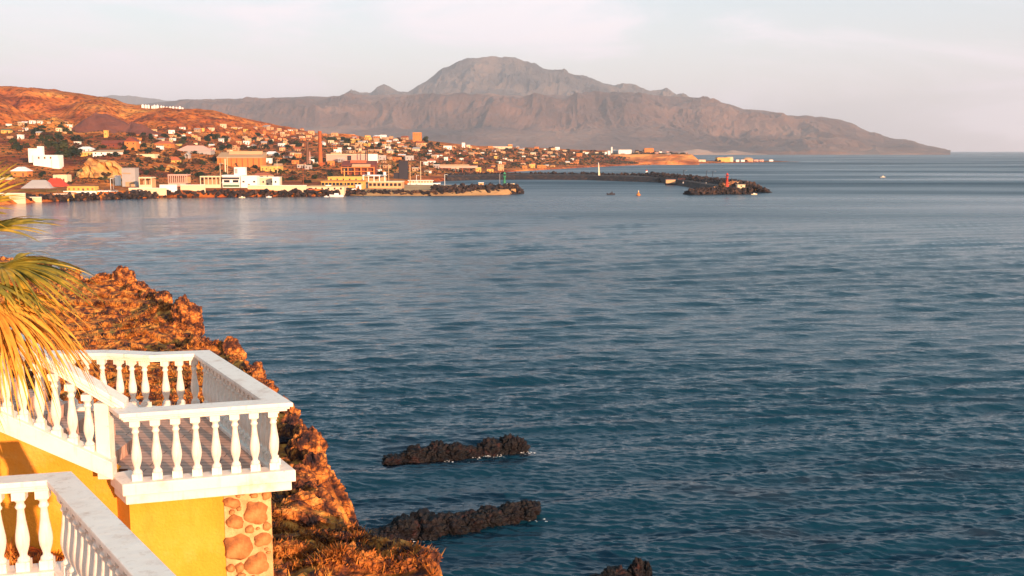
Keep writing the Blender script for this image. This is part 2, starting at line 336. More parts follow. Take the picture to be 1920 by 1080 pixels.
GZ = headland_z(GX, GY)
hl = grid_obj('cliff', GX, GY, GZ, M['headland'], smooth=False); tag(hl, kind='structure')
def hz1(x, y): return float(headland_z(np.array([[x]]), np.array([[y]]))[0, 0])
def land_s(x, y): return float(sdist(np.array([x]), np.array([y]), LAND)[0])

# ------------------------------------------------------------------ rocks
def rockmesh(name, seed, sx, sy, sz, sub=4, rough=.35, f=1.6):
    bm = bmesh.new(); bmesh.ops.create_icosphere(bm, subdivisions=sub, radius=1)
    co = np.array([v.co[:] for v in bm.verts])
    from mathutils import noise
    for v in bm.verts:
        p = v.co * f + Vector((seed * 3.7, seed * 1.3, 0))
        d = noise.ridged_multi_fractal(p, .9, 2.1, 5, 1.0, 2.0) - 1.1
        d2 = noise.noise(p * .7) * .5
        vd = noise.voronoi(p * 1.5)[0]; d3 = (vd[1] - vd[0]); d4 = noise.voronoi(p * 3.7)[0]
        v.co *= (1 + rough * .28 * d + rough * .8 * d2 + rough * .55 * (min(d3, .5) - .25) + rough * .22 * (d4[1] - d4[0] - .2))
    for v in bm.verts: v.co = Vector((v.co.x * sx, v.co.y * sy, v.co.z * sz))
    me = bpy.data.meshes.new(name); bm.to_mesh(me); bm.free(); return me
def sea_rock(name, pts, label, seed, lumps):
    """pts: two ends on the water; lumps: (t, offset, radius_along, radius_across, height)"""
    A, B = Pz(*pts[0], 0), Pz(*pts[1], 0); d = (B - A); ln = d.length; u = d.normalized(); v = Vector((-u.y, u.x, 0))
    bm = bmesh.new()
    for i, (t, off, ra, rb, h) in enumerate(lumps):
        me = rockmesh('tmp', seed + i, ra * 1.05, rb, h * .78, 5, .7, 1.7)
        me.transform(Matrix.Translation(A.lerp(B, t) + v * off - A) @ Matrix.Rotation(math.atan2(u.y, u.x), 4, 'Z'))
        bm.from_mesh(me); bpy.data.meshes.remove(me)
    me = bpy.data.meshes.new(name); bm.to_mesh(me); bm.free()
    o = link(name, me, M['searock']); o.location = A; return tag(o, label, 'rock', 'dark rocks standing in the sea off the cliff')
sea_rock('sea_rock', [(722, 866), (982, 846)], 'long dark rock ridge in the sea, farthest from the cliff foot', 3,
         [(.06, -.1, .85, .8, .7), (.2, 0, 1.3, 1.0, 1.3), (.36, .1, 1.2, 1.1, 1.5), (.5, 0, 1.2, 1., 1.35), (.62, -.1, 1.1, .8, 1.0), (.75, 0, 1.2, 1.0, 1.45), (.88, .1, 1.0, 1.0, 1.75), (.96, 0, .7, .8, 1.5)])
sea_rock('sea_rock', [(704, 1010), (1003, 966)], 'long dark rock ridge right beside the orange cliff foot, its flank reddish', 23,
         [(.04, -.2, .9, 1., 1.0), (.15, 0, 1.2, 1.3, 1.35), (.3, 0, 1.3, 1.3, 1.45), (.45, 0, 1.2, 1.2, 1.2), (.58, 0, 1.0, 1.0, 1.1), (.7, .1, 1.0, .9, 1.2), (.83, .1, 1.1, .9, 1.15), (.95, .2, .9, .9, 1.3)])
sea_rock('sea_rock', [(1112, 1092), (1212, 1078)], 'small dark rock at the bottom edge of the photo with two humps', 43,
         [(.1, 0, .6, .7, .5), (.4, 0, .8, .8, .95), (.85, .1, .55, .6, 1.1), (.98, .1, .4, .5, .9)])

M['foam'] = mat('sea_foam', [(.55, .55, .56), (.78, .76, .74)], scale=4, rough=.7)
rs = random.Random(91); mb = MB()
for (px, py, n_, sp) in [(985, 852, 26, .5), (930, 858, 20, .6), (900, 860, 12, .5), (845, 868, 14, .5), (1005, 980, 5, .4), (800, 1017, 5, .6)]:
    c = Pz(px, py, 0)
    for _ in range(n_):
        q = c + Vector((rs.gauss(0, sp), rs.gauss(0, sp * .35), rs.uniform(.05, .16))); r_ = rs.uniform(.02, .08); a0 = rs.uniform(0, 6)
        mb.add([q + Vector((math.cos(a0 + k) * r_ * 1.8 * rs.uniform(.6, 1), math.sin(a0 + k) * r_ * rs.uniform(.6, 1), rs.uniform(0, .05))) for k in (0, 1.2, 2.5, 3.7, 5)], [(0, 1, 2, 3, 4)])
tag(mb.build('sea_foam', M['foam']), kind='stuff')
# ================================================================== TERRACE
RZ = 20.9
def to2(v): return Vector((v.x, v.y))
def offset_poly(pts, d, closed=False):
    """offset a 2D polyline to its right-hand side by d"""
    n = len(pts); out = []
    for i in range(n):
        a = pts[i - 1] if (i > 0 or closed) else None; b = pts[i]; c = pts[(i + 1) % n] if (i < n - 1 or closed) else None
        n1 = n2 = None
        if a is not None: e = (b - a).normalized(); n1 = Vector((e.y, -e.x))
        if c is not None: e = (c - b).normalized(); n2 = Vector((e.y, -e.x))
        if n1 is None: nn = n2; k = 1
        elif n2 is None: nn = n1; k = 1
        else: nn = (n1 + n2).normalized(); k = 1 / max(.35, nn.dot(n1))
        out.append(b + nn * d * k)
    return out
def ribbon(mb, pts, d0, d1, z0, z1, mi=0):
    """solid strip between offsets d0 and d1; z0, z1 numbers or one value per point"""
    A = offset_poly(pts, d0); B = offset_poly(pts, d1); n = len(pts)
    zb = z0 if isinstance(z0, (list, tuple)) else [z0] * n; zt = z1 if isinstance(z1, (list, tuple)) else [z1] * n
    vs = []
    for i in range(n):
        vs += [(A[i].x, A[i].y, zb[i]), (B[i].x, B[i].y, zb[i]), (B[i].x, B[i].y, zt[i]), (A[i].x, A[i].y, zt[i])]
    fs = []
    for i in range(n - 1):
        k = 4 * i
        fs += [(k + j, k + (j + 1) % 4, k + 4 + (j + 1) % 4, k + 4 + j) for j in range(4)]
    fs += [(3, 2, 1, 0), (4 * n - 4, 4 * n - 3, 4 * n - 2, 4 * n - 1)]
    mb.add(vs, fs, mi)
BALH = .75
def baluster_mesh(h=BALH, name='baluster'):
    mb = MB(); w = .058
    mb.box(-w, w, -w, w, 0, .085); mb.box(-w, w, -w, w, h - .075, h)
    pr = [(.085, .050), (.10, .056), (.115, .050), (.13, .034), (.15, .033), (.18, .042), (.23, .056), (.28, .062), (.33, .060), (.40, .050), (.47, .040), (.53, .034), (.575, .031), (.59, .044), (.605, .047), (.62, .036), (.645, .034), (.66, .050), (.675, .054)]
    s = (h - .16) / (.675 - .085)
    mb.lathe([(.085 + (z - .085) * s, r) for z, r in pr], n=14)
    return mb.mesh(name)
BAL = baluster_mesh(); BAL.materials.append(M['white_paint'])
def place_balusters(parent, a, b, za, zb=None, n=None, spacing=.262, ends=(.5, .5), me=BAL, skip=()):
    """a, b are 2D ends; balusters stand between; za, zb base heights"""
    zb = za if zb is None else zb; d = b - a; ln = d.length
    n = n or max(1, round(ln / spacing)); ang = math.atan2(d.y, d.x)
    for i in range(n):
        if i in skip: continue
        t = (i + ends[0]) / (n - 1 + ends[0] + ends[1]) if n > 1 else .5
        o = bpy.data.objects.new('baluster', me); C.objects.link(o); o.parent = parent
        p = a + d * t; o.location = Vector((p.x, p.y, za + (zb - za) * t)) - parent.location; o.rotation_euler = (0, 0, ang)
def bevel(o, w=.012, seg=2):
    md = o.modifiers.new('bevel', 'BEVEL'); md.width = w; md.segments = seg; md.limit_method = 'ANGLE'; md.angle_limit = rad(40)
fixlist = []
A_ = to2(Pz(200, 760, RZ)); B_ = to2(Pz(223, 777, RZ)); C_ = to2(Pz(550, 755, RZ)); D_ = to2(Pz(393, 656, RZ)); K1 = to2(Pz(293, 659.5, RZ)); K2 = to2(Pz(216, 655.5, RZ)); L_ = to2(Pz(62, 657, RZ))
OUT = [A_, B_, C_, D_, K1, K2, L_]      # counter-clockwise seen from above: right-hand offset is outward
terr = empty('balcony', (B_.x, B_.y, RZ - 1.2), 'white balustraded balcony with boarded deck jutting over the cliff edge', 'balcony')
CAPW = .29
mb = MB(terr.location); ribbon(mb, OUT, -CAPW, 0, RZ - .055, RZ); ribbon(mb, OUT, -CAPW + .03, -.03, RZ - .085, RZ - .0555); ribbon(mb, OUT, -CAPW + .055, -.055, RZ - .115, RZ - .0855)
o = mb.build('handrail', M['white_paint'], terr); fixn(o.data); bevel(o, .01)
mid = offset_poly(OUT, -CAPW / 2)
FZ = RZ - .115 - BALH         # baluster foot level
# base kerb + stepped slab edge
mb = MB(terr.location); ribbon(mb, OUT, -.25, .005, FZ - .15, FZ); ribbon(mb, OUT, -.22, -.035, FZ - .27, FZ - .1505)
o = mb.build('slab_edge', M['white_paint'], terr); fixn(o.data); bevel(o, .012)
ins = offset_poly(OUT, -.225)
mb = MB(terr.location); dz = FZ - .055
LX = -7.2
poly = ins[1:] + [Vector((LX, ins[-1].y)), Vector((LX, 12.5)), Vector((ins[0].x - .1, 12.5)), ins[0]]
mb.hexa([(p.x, p.y, FZ - .24) for p in poly], [(p.x, p.y, dz) for p in poly]); o = mb.build('deck', M['deck'], terr); fixn(o.data)
place_balusters(terr, mid[1], mid[2], FZ, n=8, ends=(.25, .25))
place_balusters(terr, mid[2], mid[3], FZ, n=18, ends=(.9, .9))
place_balusters(terr, mid[3], mid[4], FZ, n=3, ends=(.6, .8))
place_balusters(terr, mid[4], mid[5], FZ, n=3, ends=(.7, .6))
place_balusters(terr, mid[5], mid[6], FZ, n=5, ends=(.6, .6))
# --- stair flight coming down from the left along the front
S1c = P(236, 752, 12.15); S0c = P(-130, 534, 11.75)      # top centre line of sloping rail
stair = empty('staircase', (S1c.x, S1c.y, FZ), 'staircase with sloping white balustrade coming down to the balcony from the left', 'staircase')
d2 = (to2(S1c) - to2(S0c)); sl = [to2(S0c), to2(S1c)]
def zs(off): return [S0c.z + off, S1c.z + off]
mb = MB(stair.location); ribbon(mb, sl, -.19, .13, zs(-.07), zs(0)); ribbon(mb, sl, -.16, .10, zs(-.125), zs(-.0705)); ribbon(mb, sl, -.125, .075, zs(-.17), zs(-.1255))
o = mb.build('handrail', M['white_paint'], stair); fixn(o.data); bevel(o, .01)
post = to2(P(196, 800, 12.15))
mb = MB(stair.location); mb.box(post.x - .085, post.x + .085, post.y - .085, post.y + .085, FZ - .05, S1c.z - .13 + .12); o = mb.build('newel_post', M['white_paint'], stair); bevel(o, .008)
# sloping base under the balusters
SB1 = P(214, 862, 12.1); SB0 = P(-130, 706, 11.75)
sb = [to2(SB0), to2(SB1)]
mb = MB(stair.location); ribbon(mb, sb, -.14, .13, [SB0.z - .27, SB1.z - .22], [SB0.z, SB1.z]); o = mb.build('stair_string', M['white_paint'], stair); fixn(o.data); bevel(o, .01)
nb = 11
for i in range(nb):
    t = (i + .5) / nb; p = to2(SB0).lerp(to2(SB1), t); z0 = SB0.z + (SB1.z - SB0.z) * t; q = to2(S0c).lerp(to2(S1c), t); z1 = S0c.z + (S1c.z - S0c.z) * t - .12
    if abs(p.x - post.x) < .1: continue
    o = bpy.data.objects.new('baluster', BAL); C.objects.link(o); o.parent = stair; o.location = Vector((p.x, p.y + .0, z0 - .03)) - stair.location
    o.scale = (1, 1, (z1 - z0 + .06) / BALH); o.rotation_euler = (0, 0, math.atan2(d2.y, d2.x))
mb = MB(stair.location)
sx0 = A_.x - .15
for k in range(9):
    x1 = sx0 - k * .30; mb.box(x1 - .30, x1, 12.46, 13.5, FZ - .25, dz + .16 * (k + 1), 0)
mb.build('steps', M['deck'], stair)
# far rail of the stair: hidden mostly behind palm
# --- yellow wall and stone pier
wall = empty('retaining_wall', (-5, 12.2, 17.2), 'yellow stucco retaining wall under the white balcony with a stone corner', 'wall')
wt = FZ - .27
w = [Vector((-8.4, 12.10)), Vector((A_.x - .02, 12.36)), Vector((B_.x + .12, B_.y + .22))]
pe = to2(P(417, 1000, C_.y)); 
fd = (C_ - B_).normalized(); fn = Vector((fd.y, -fd.x))
def onfront(px, inset):
    # point on the front plane line at picture column px, inset back
    a = B_ - fn * inset; r = ray(px, 900); r2 = Vector((r.x, r.y)); det = fd.x * (-r2.y) + fd.y * r2.x
    t = (a.x * r2.y - a.y * r2.x) / (fd.y * r2.x - fd.x * r2.y) if abs(fd.y * r2.x - fd.x * r2.y) > 1e-9 else 0
    return a + fd * t
W3 = onfront(418, .16); W4 = onfront(507, .14)
w[2] = onfront(240, .16)
slope = (SB1.z - SB0.z) / (SB1.x - SB0.x)
tz = [SB1.z - .24 + slope * (w[0].x - SB1.x), SB1.z - .3 + slope * (w[1].x - SB1.x), wt - .0]
mb = MB(wall.location); ribbon(mb, [w[0], w[1]], -.25, 0, 16.5, tz[:2]); ribbon(mb, [w[1] + Vector((.001, 0)), w[2], W3], -.25, 0, 16.5, [wt + .03, wt + .03, wt + .03])
o = mb.build('stucco', M['yellow'], wall); fixn(o.data)
mb = MB(wall.location); ribbon(mb, [W3 + fd * .002, W4], -.6, .015, 16.2, wt + .02); o = mb.build('stone_corner', M['mortar'], wall); fixn(o.data)
rs = random.Random(5)
# field stones bedded in mortar
rows = []; wd = (W4 - W3).length
for r0, r1, tries in ((.13, .19, 120), (.09, .13, 260), (.05, .085, 700), (.03, .05, 900)):
    for _ in range(tries):
        r_ = rs.uniform(r0, r1); asp = rs.uniform(.65, 1.1); rw_, rh_ = r_, r_ * asp; x = rs.uniform(rw_ * .8, wd - rw_ * .8); z = rs.uniform(16.9, wt - rh_ * .7)
        if all(((x - a) / (rw_ + c)) ** 2 + ((z - b) / (rh_ + d)) ** 2 > 1.04 for a, b, c, d in rows): rows.append((x, z, rw_ * .98, rh_ * .98))
rows = sorted(rows, key=lambda q: -q[2])[:95]
for k, (x, zc, rw, rh) in enumerate(rows):
    bm = bmesh.new(); bmesh.ops.create_icosphere(bm, subdivisions=3, radius=1)
    from mathutils import noise
    for v in bm.verts:
        q = v.co.copy(); e = 2.6
        m_ = (abs(q.x) ** e + abs(q.z) ** e) ** (1 / e) if (abs(q.x) + abs(q.z)) > 1e-6 else 1
        rr = math.hypot(q.x, q.z); s_ = rr / m_ if m_ > 1e-6 else 1
        v.co = Vector((q.x * s_ * rw * (1 + .38 * noise.noise(q * 1.6 + Vector((k, 0, 0)))), q.y * .05 + .012 * noise.noise(q * 3 + Vector((k, 3, 0))), q.z * s_ * rh * (1 + .38 * noise.noise(q * 1.3 + Vector((k, 9, 0))))))
    me = bpy.data.meshes.new('stone'); bm.to_mesh(me); bm.free()
    for p_ in me.polygons: p_.use_smooth = True
    c = W3 + fd * x + fn * .012
    o = link('stone', me, M['stone'], wall); o.location = Vector((c.x, c.y, zc)) - wall.location; o.rotation_euler = (0, rs.uniform(-.22, .22), math.atan2(fd.y, fd.x))
# --- nearer balustrade at the lower left
NZ = 21.05
n0 = to2(Pz(-160, 903, NZ)); n1 = to2(Pz(134, 883, NZ)); n2 = to2(Pz(375, 1122, NZ)); n3 = n2 + (n2 - n1).normalized() * 1.2
near = empty('balustrade', (n1.x, n1.y, NZ - 1), 'nearest white balustrade turning its corner at the lower left of the photo', 'balustrade')
NP = [n0, n1, n2, n3][::-1]     # so that right-hand offset is outward
mb = MB(near.location); CW = .25
ribbon(mb, NP, -CW, 0, NZ - .055, NZ); ribbon(mb, NP, -CW + .03, -.03, NZ - .085, NZ - .0555); ribbon(mb, NP, -CW + .055, -.055, NZ - .115, NZ - .0855)
o = mb.build('handrail', M['white_paint'], near); fixn(o.data); bevel(o, .01)
nm = offset_poly(NP, -CW / 2); nf = NZ - .115 - BALH
mb = MB(near.location); ribbon(mb, NP, -.24, .01, nf - .3, nf); o = mb.build('slab_edge', M['white_paint'], near); fixn(o.data); bevel(o, .012)
# deck of the lower terrace behind its rail, toward the camera
place_balusters(near, nm[3], nm[2], nf, n=6, ends=(.5, .75))
place_balusters(near, nm[2], nm[1], nf, n=15, ends=(.8, .5))
TCX, TDY = C_.x, D_.y
# ================================================================== FAR LAND
def lofted(name, px, knots, rows, m, ncol, sub, rough=None):
    """knots: {px: [(x, y, z) per row]}; linear between knots, smooth between rows"""
    ks = sorted(knots); K = np.array([[list(v) for v in knots[k]] for k in ks])   # nk, nr, 3
    cols = np.linspace(ks[0], ks[-1], ncol)
    nr = K.shape[1]; A = np.zeros((ncol, nr, 3))
    for r in range(nr):
        for c in range(3): A[:, r, c] = np.interp(cols, ks, K[:, r, c])
    tt = []
    for r in range(nr - 1): tt += list(r + np.arange(sub[r]) / sub[r])
    tt.append(nr - 1.0); tt = np.array(tt)
    G = np.zeros((len(tt), ncol, 3))
    for j in range(ncol):
        for c in range(3): G[:, j, c] = np.interp(tt, np.arange(nr), A[j, :, c])
    return cols, tt, G
def Kp(px, rows):
    out = []
    for r in rows:
        if r[0] == 'w': p = Pz(px, r[1], 0); p = Vector((p.x, p.y, -1.5)) if len(r) < 3 else p
        elif r[0] == 'z': # height z just behind the waterline of pixel py
            p = Pz(px, r[1], 0); k = (p.y + r[3]) / p.y; p = Vector((p.x * k, p.y * k, r[2]))
        else: p = P(px, r[0], r[1])
        out.append(tuple(p))
    return out
TOWN = {
 -150: [('w', 394), ('z', 392, 3.4, 7), (349, 560), (322, 640), (270, 850), (228, 1050), (155, 1500)],
 0: [('w', 385), ('z', 384, 3.4, 7), (352, 550), (322, 620), (270, 820), (228, 1000), (161, 1500)],
 60: [('w', 380), ('z', 380, 3.4, 7), (350, 560), (322, 630), (268, 830), (230, 1000), (164, 1500)],
 100: [('w', 378), ('z', 377, 3.4, 7), (349, 570), (326, 640), (268, 830), (232, 1000), (169, 1500)],
 150: [('w', 375), ('z', 374, 3.4, 7), (347, 590), (326, 650), (270, 860), (237, 1040), (174, 1500)],
 200: [('w', 373), ('z', 373, 3.5, 7), (348, 600), (310, 660), (268, 850), (246, 1020), (182, 1500)],
 240: [('w', 372), ('z', 372, 3.6, 7), (347, 610), (306, 690), (270, 850), (248, 1050), (196, 1480)],
 300: [('w', 371), ('z', 371, 3.6, 7), (346, 620), (312, 730), (272, 880), (248, 1080), (200, 1450)],
 400: [('w', 370), ('z', 370, 3.6, 7), (345, 640), (318, 750), (285, 900), (258, 1150), (207, 1430)],
 450: [('w', 369), ('z', 369, 3.6, 7), (343, 660), (320, 770), (289, 930), (262, 1180), (219, 1450)],
 520: [('w', 368.5), ('z', 368.5, 3.6, 7), (341, 680), (321, 790), (292, 960), (263, 1210), (236, 1480)],
 600: [('w', 368), ('z', 368, 3.6, 7), (336, 720), (321, 820), (293, 1000), (266, 1250), (250, 1500)],
 672: [('w', 366), ('z', 366, 3.6, 7), (335, 730), (321, 840), (293, 1030), (267, 1280), (255, 1500)],
 700: [('w', 353), ('z', 353, 2.6, 10), (335, 750), (321, 850), (293, 1050), (267, 1300), (258, 1500)],
 800: [('w', 343), ('z', 343, 2.4, 10), (331, 830), (319, 920), (295, 1100), (272, 1350), (263, 1550)],
 850: [('w', 338), ('z', 338, 2.2, 10), (326, 950), (317, 1050), (295, 1200), (276, 1420), (269, 1600)],
 900: [('w', 326), ('z', 326, 1.8, 20), (319, 1150), (311, 1250), (295, 1400), (282, 1550), (274, 1700)],
 1000: [('w', 320), ('z', 320, 1.8, 20), (315, 1350), (308, 1450), (295, 1600), (284, 1750), (277, 1900)],
 1100: [('w', 314), ('z', 314, 1.8, 20), (310, 1600), (303, 1680), (292, 1800), (286, 1930), (281, 2050)],
 1200: [('w', 309.5), ('z', 309.5, 1.8, 20), (307, 1800), (303, 1830), (290, 1870), (287, 1980), (285, 2100)],
 1288: [('w', 307), ('z', 307, 1.6, 20), (305.3, 1960), (303, 1985), (291.5, 2010), (290, 2070), (289, 2150)],
 1312: [('w', 306.6), ('z', 306.6, 1.6, 20), (305, 1990), (303.6, 2030), (302.6, 2060), (302, 2110), (301.5, 2160)],
 1420: [('w', 304.6), ('z', 304.6, 1.6, 20), (303.2, 2150), (302.8, 2170), (302.5, 2190), (302.2, 2230), (302, 2260)],
 1498: [('w', 303.6), ('z', 303.6, .3, 20), (303.3, 2230), (303.3, 2240), (303.3, 2250), (303.3, 2270), (303.3, 2290)],
}
TK = {}
for px, rows in TOWN.items():
    r = Kp(px, rows); x, y, z = r[-1]
    zb = max(1.0 if px < 1300 else -2, z * .72); k = (y + 260) / y
    r.append((x * k, y * k, zb if px < 1300 else -2)); k = (y + 2600) / y
    r.append((x * k, y * k, 8 if px < 1250 else -3)); TK[px] = r
cols, tts, TG = lofted('town_land', None, TK, None, None, 1100, [4, 8, 16, 34, 30, 44, 8, 8])
XX, YY, ZZ = TG[..., 0].copy(), TG[..., 1].copy(), TG[..., 2].copy()
T2 = tts[:, None] * np.ones_like(XX)
hillm = sstep(4.2, 5.2, T2) * (1 - sstep(6.0, 6.6, T2) * .3) * (1 - sstep(500, 640, cols[None, :] * np.ones_like(XX)) * .8)
ZZ += hillm * (13 * (ridged(XX / 70, YY / 170, 5) - .62) * 2 + 5 * fbm(XX / 20, YY / 26, 4)) * (1 - .75 * sstep(5.7, 6.0, T2) * (1 - sstep(6.05, 6.5, T2)))
mid = sstep(2.6, 3, T2) * (1 - sstep(4.5, 5, T2)); ZZ += mid * (1.6 * fbm(XX / 30, YY / 30, 3))
# gullies cut in the hill and the red spoil cone in front of it
def cone(cx, cy, h, r, rz=None):
    global ZZ
    d = np.hypot(XX - cx, (YY - cy) * .9); a = np.arctan2(YY - cy, XX - cx)
    ZZ = np.maximum(ZZ, h - np.maximum(0, d - r * .08) * (h / r) * (1 + .10 * np.sin(a * 5 + 1)) )
def gully(px0, py0, D0, px1, py1, D1, wd, dep):
    global ZZ
    a = P(px0, py0, D0); b = P(px1, py1, D1); ex, ey = b.x - a.x, b.y - a.y
    t = np.clip(((XX - a.x) * ex + (YY - a.y) * ey) / (ex * ex + ey * ey), 0, 1)
    d = np.hypot(XX - a.x - t * ex, YY - a.y - t * ey) + 6 * fbm(XX / 25, YY / 25, 3)
    ZZ = ZZ - dep * np.sqrt(np.clip(t * 3, 0, 1)) * np.exp(-(d / wd) ** 2)
gully(102, 176, 1440, 140, 232, 1080, 30, 26); gully(45, 185, 1400, 62, 222, 1100, 20, 18); gully(14, 175, 1440, 22, 200, 1250, 16, 12)
gully(225, 205, 1400, 262, 246, 1130, 22, 12)
TWZ = ZZ.copy()
def landmat():
    m, n, l, b = newmat('town_ground')
    b.inputs['Roughness'].default_value = .95; b.inputs['Specular IOR Level'].default_value = .1
    t = n.new('ShaderNodeTexCoord')
    def nz_(sc, det, st=(1, 1, 1)):
        mpn = n.new('ShaderNodeMapping'); mpn.inputs['Scale'].default_value = st; l.new(t.outputs['Object'], mpn.inputs[0])
        z = n.new('ShaderNodeTexNoise'); z.inputs['Scale'].default_value = sc; z.inputs['Detail'].default_value = det; z.inputs['Roughness'].default_value = .6; l.new(mpn.outputs[0], z.inputs[0]); return z
    def ramp(z, cs):
        r = n.new('ShaderNodeValToRGB'); e = r.color_ramp.elements
        while len(e) < len(cs): e.new(.5)
        for i, (p, c) in enumerate(cs): e[i].position = p; e[i].color = (*c, 1)
        l.new(z.outputs[0], r.inputs[0]); return r
    base = ramp(nz_(.014, 9), [(.33, (.20, .046, .024)), (.44, (.52, .13, .030)), (.55, (.72, .22, .045)), (.66, (.82, .35, .08))])
    band = ramp(nz_(.03, 6, (.25, .25, 3.2)), [(.38, (.55, .45, .42)), (.6, (1, 1, 1))])
    veg = ramp(nz_(.16, 6), [(.40, (.12, .10, .12)), (.52, (1, 1, 1))])
    m1 = n.new('ShaderNodeMix'); m1.data_type = 'RGBA'; m1.blend_type = 'MULTIPLY'; m1.inputs[0].default_value = 1; l.new(base.outputs[0], m1.inputs[6]); l.new(band.outputs[0], m1.inputs[7])
    m2 = n.new('ShaderNodeMix'); m2.data_type = 'RGBA'; m2.blend_type = 'MULTIPLY'; m2.inputs[0].default_value = .75; l.new(m1.outputs[2], m2.inputs[6]); l.new(veg.outputs[0], m2.inputs[7])
    l.new(m2.outputs[2], b.inputs['Base Color'])
    bz = nz_(.12, 8); bp = n.new('ShaderNodeBump'); bp.inputs['Distance'].default_value = 3.0; l.new(bz.outputs[0], bp.inputs['Height']); l.new(bp.outputs[0], b.inputs['Normal'])
    return m
M['land'] = landmat()
tl = grid_obj('hillside', XX, YY, ZZ, M['land'], smooth=False); tag(tl, kind='structure')
# tan bluffs: separate earth faces
M['spoil'] = mat('maroon_spoil', [(.095, .032, .028), (.17, .058, .042)], scale=.03, rough=.95, bump=.6, bscale=.3)
M['bluff'] = mat('tan_bluff_earth', [(.25, .10, .035), (.58, .30, .09), (.66, .38, .14)], scale=.09, rough=.95, bump=1.2, bscale=.25, rng=(.36, .6))
M['riprap'] = mat('dark_rubble', [(.008, .008, .012), (.026, .017, .018), (.09, .045, .03)], scale=.35, rough=.9, bump=.4, bscale=1.2, rng=(.36, .66))
M['quay'] = mat('quay_earth', [(.34, .17, .07), (.52, .30, .13)], scale=.08, rough=.9, bump=.1)
M['beach'] = mat('beach_sand', [(.16, .07, .04), (.34, .15, .06)], scale=.05, rough=.9)

def ground(px, py):
    """point of the town land seen at a pixel (first hit going back), by marching over the loft rows"""
    j = int(np.clip(np.searchsorted(cols, px), 1, len(cols) - 1)); prev = None; best = None
    for i in range(len(tts)):
        v = (XX[i, j], YY[i, j], ZZ[i, j]); q = proj(v)[1]
        if tts[i] > 6.05: break
        if prev is not None and prev[1] >= py >= q:
            f = (prev[1] - py) / max(1e-6, prev[1] - q); w = prev[0]
            vv = [w[c] + (v[c] - w[c]) * f for c in range(3)]
            x = (px - 960) / FPX * (vv[1] * cT - (vv[2] - CAMZ) * sT)
            return Vector((x, vv[1], vv[2]))
        prev = (v, q) if prev is None or q < prev[1] else prev
    return None
# ------------------------------------------------------------------ mounds and banks as solid earth forms
def mound(name, px0, px1, pyb, pyt, D, depth, m, seed=0, jag=.3, prof=None, kind='structure'):
    """an earth form with a steep face toward the sea and a top running back into the slope"""
    n = 60; nb = 14; mb = MB(); V = []
    cx = np.linspace(px0, px1, n)
    for j, px in enumerate(cx):
        u = j / (n - 1); env = math.sin(math.pi * min(1, max(0, u))) ** .35 if prof is None else prof(u)
        row = []
        for i in range(nb):
            t = i / (nb - 1)
            if t < .6: s = t / .6; dd = D + depth * .25 * s; py = pyb + (pyt - pyb) * env * s
            else: s = (t - .6) / .4; dd = D + depth * (.25 + .75 * s); py = None
            p = P(px, py if py is not None else pyb + (pyt - pyb) * env, dd if py is not None else D + depth * .25)
            if py is None: k = dd / p.y; p = Vector((p.x * k, dd, p.z - 1.0 * s * depth * .1))
            nn = float(fbm(np.array([px * .06 + seed]), np.array([i * .45]), 4)[0]) * jag * 10 * (1 if 0 < i else 0) * env
            p.y += nn; row.append(p)
        V.append(row)
    X = np.array([[p.x for p in r] for r in V]).T; Y = np.array([[p.y for p in r] for r in V]).T; Z = np.array([[p.z for p in r] for r in V]).T
    Z[0] -= 4; Z[-1] -= 12; Z[:, 0] = np.minimum(Z[:, 0], Z[0, 0]) ; Z[:, -1] = np.minimum(Z[:, -1], Z[0, -1])
    return tag(grid_obj(name, X, Y, Z, m, smooth=False), kind=kind)
def coneobj(name, px, pyt, pyb, D, rl, rr, m, seed):
    top = P(px, pyt, D); zb = P(px, pyb, D).z - 6; n = 72; nr = 22; X = np.zeros((nr, n + 1)); Y = X.copy(); Z = X.copy()
    for i in range(nr):
        t = i / (nr - 1)
        for j in range(n + 1):
            a = 2 * math.pi * j / n; r = (rr if math.cos(a) > 0 else rl); r = r * abs(math.cos(a)) ** 2 + (rl + rr) / 2 * abs(math.sin(a)) ** 2
            r *= (1 + .07 * math.sin(a * 3 + seed) + .05 * math.sin(a * 7 + seed)) * t ** 1.1
            X[i, j] = top.x + r * math.cos(a); Y[i, j] = top.y + r * math.sin(a); Z[i, j] = top.z + (zb - top.z) * t
    q = np.linspace(0, 1, nr)[:, None]; Z += 2.6 * fbm(X / 9 + seed, Y / 9, 4) * (.4 + q); Z -= 5.5 * np.exp(-((X - top.x) ** 2 + (Y - top.y) ** 2) / 90)
    return tag(grid_obj(name, X, Y, Z, m, smooth=False), kind='structure')
coneobj('spoil_hill', 178, 200, 256, 1000, 34, 60, M['spoil'], 1)
coneobj('spoil_hill', 246, 216, 256, 1000, 24, 42, M['spoil'], 3)
mound('bluff', 138, 258, 345, 295, 620, 60, M['bluff'], 1, 1.6, prof=lambda u: np.interp(u, [0, .08, .2, .3, .45, .7, .85, 1], [0, .45, .72, 1, .93, .88, .5, 0]))
mound('bluff', 258, 352, 333, 308, 690, 50, M['bluff'], 5, 1.2, prof=lambda u: np.interp(u, [0, .1, .3, .5, .6, .8, .9, 1], [0, .7, .95, .6, 1, .9, .55, 0]))
M['bluff_far'] = mat('orange_bluff_earth', [(.16, .05, .025), (.42, .14, .04), (.62, .27, .08)], scale=.06, rough=.95, bump=1.5, bscale=.12, stretch=(.25, .25, 2.2), rng=(.38, .62))
mound('bluff', 1075, 1312, 305, 288.5, 1800, 120, M['bluff_far'], 9, .7, prof=lambda u: .35 + .65 * min(1, u * 3) if u < .93 else max(0, (1 - u) / .07) ** .6)
mound('bluff', 590, 680, 262, 250, 1420, 80, M['land'], 12, .5)
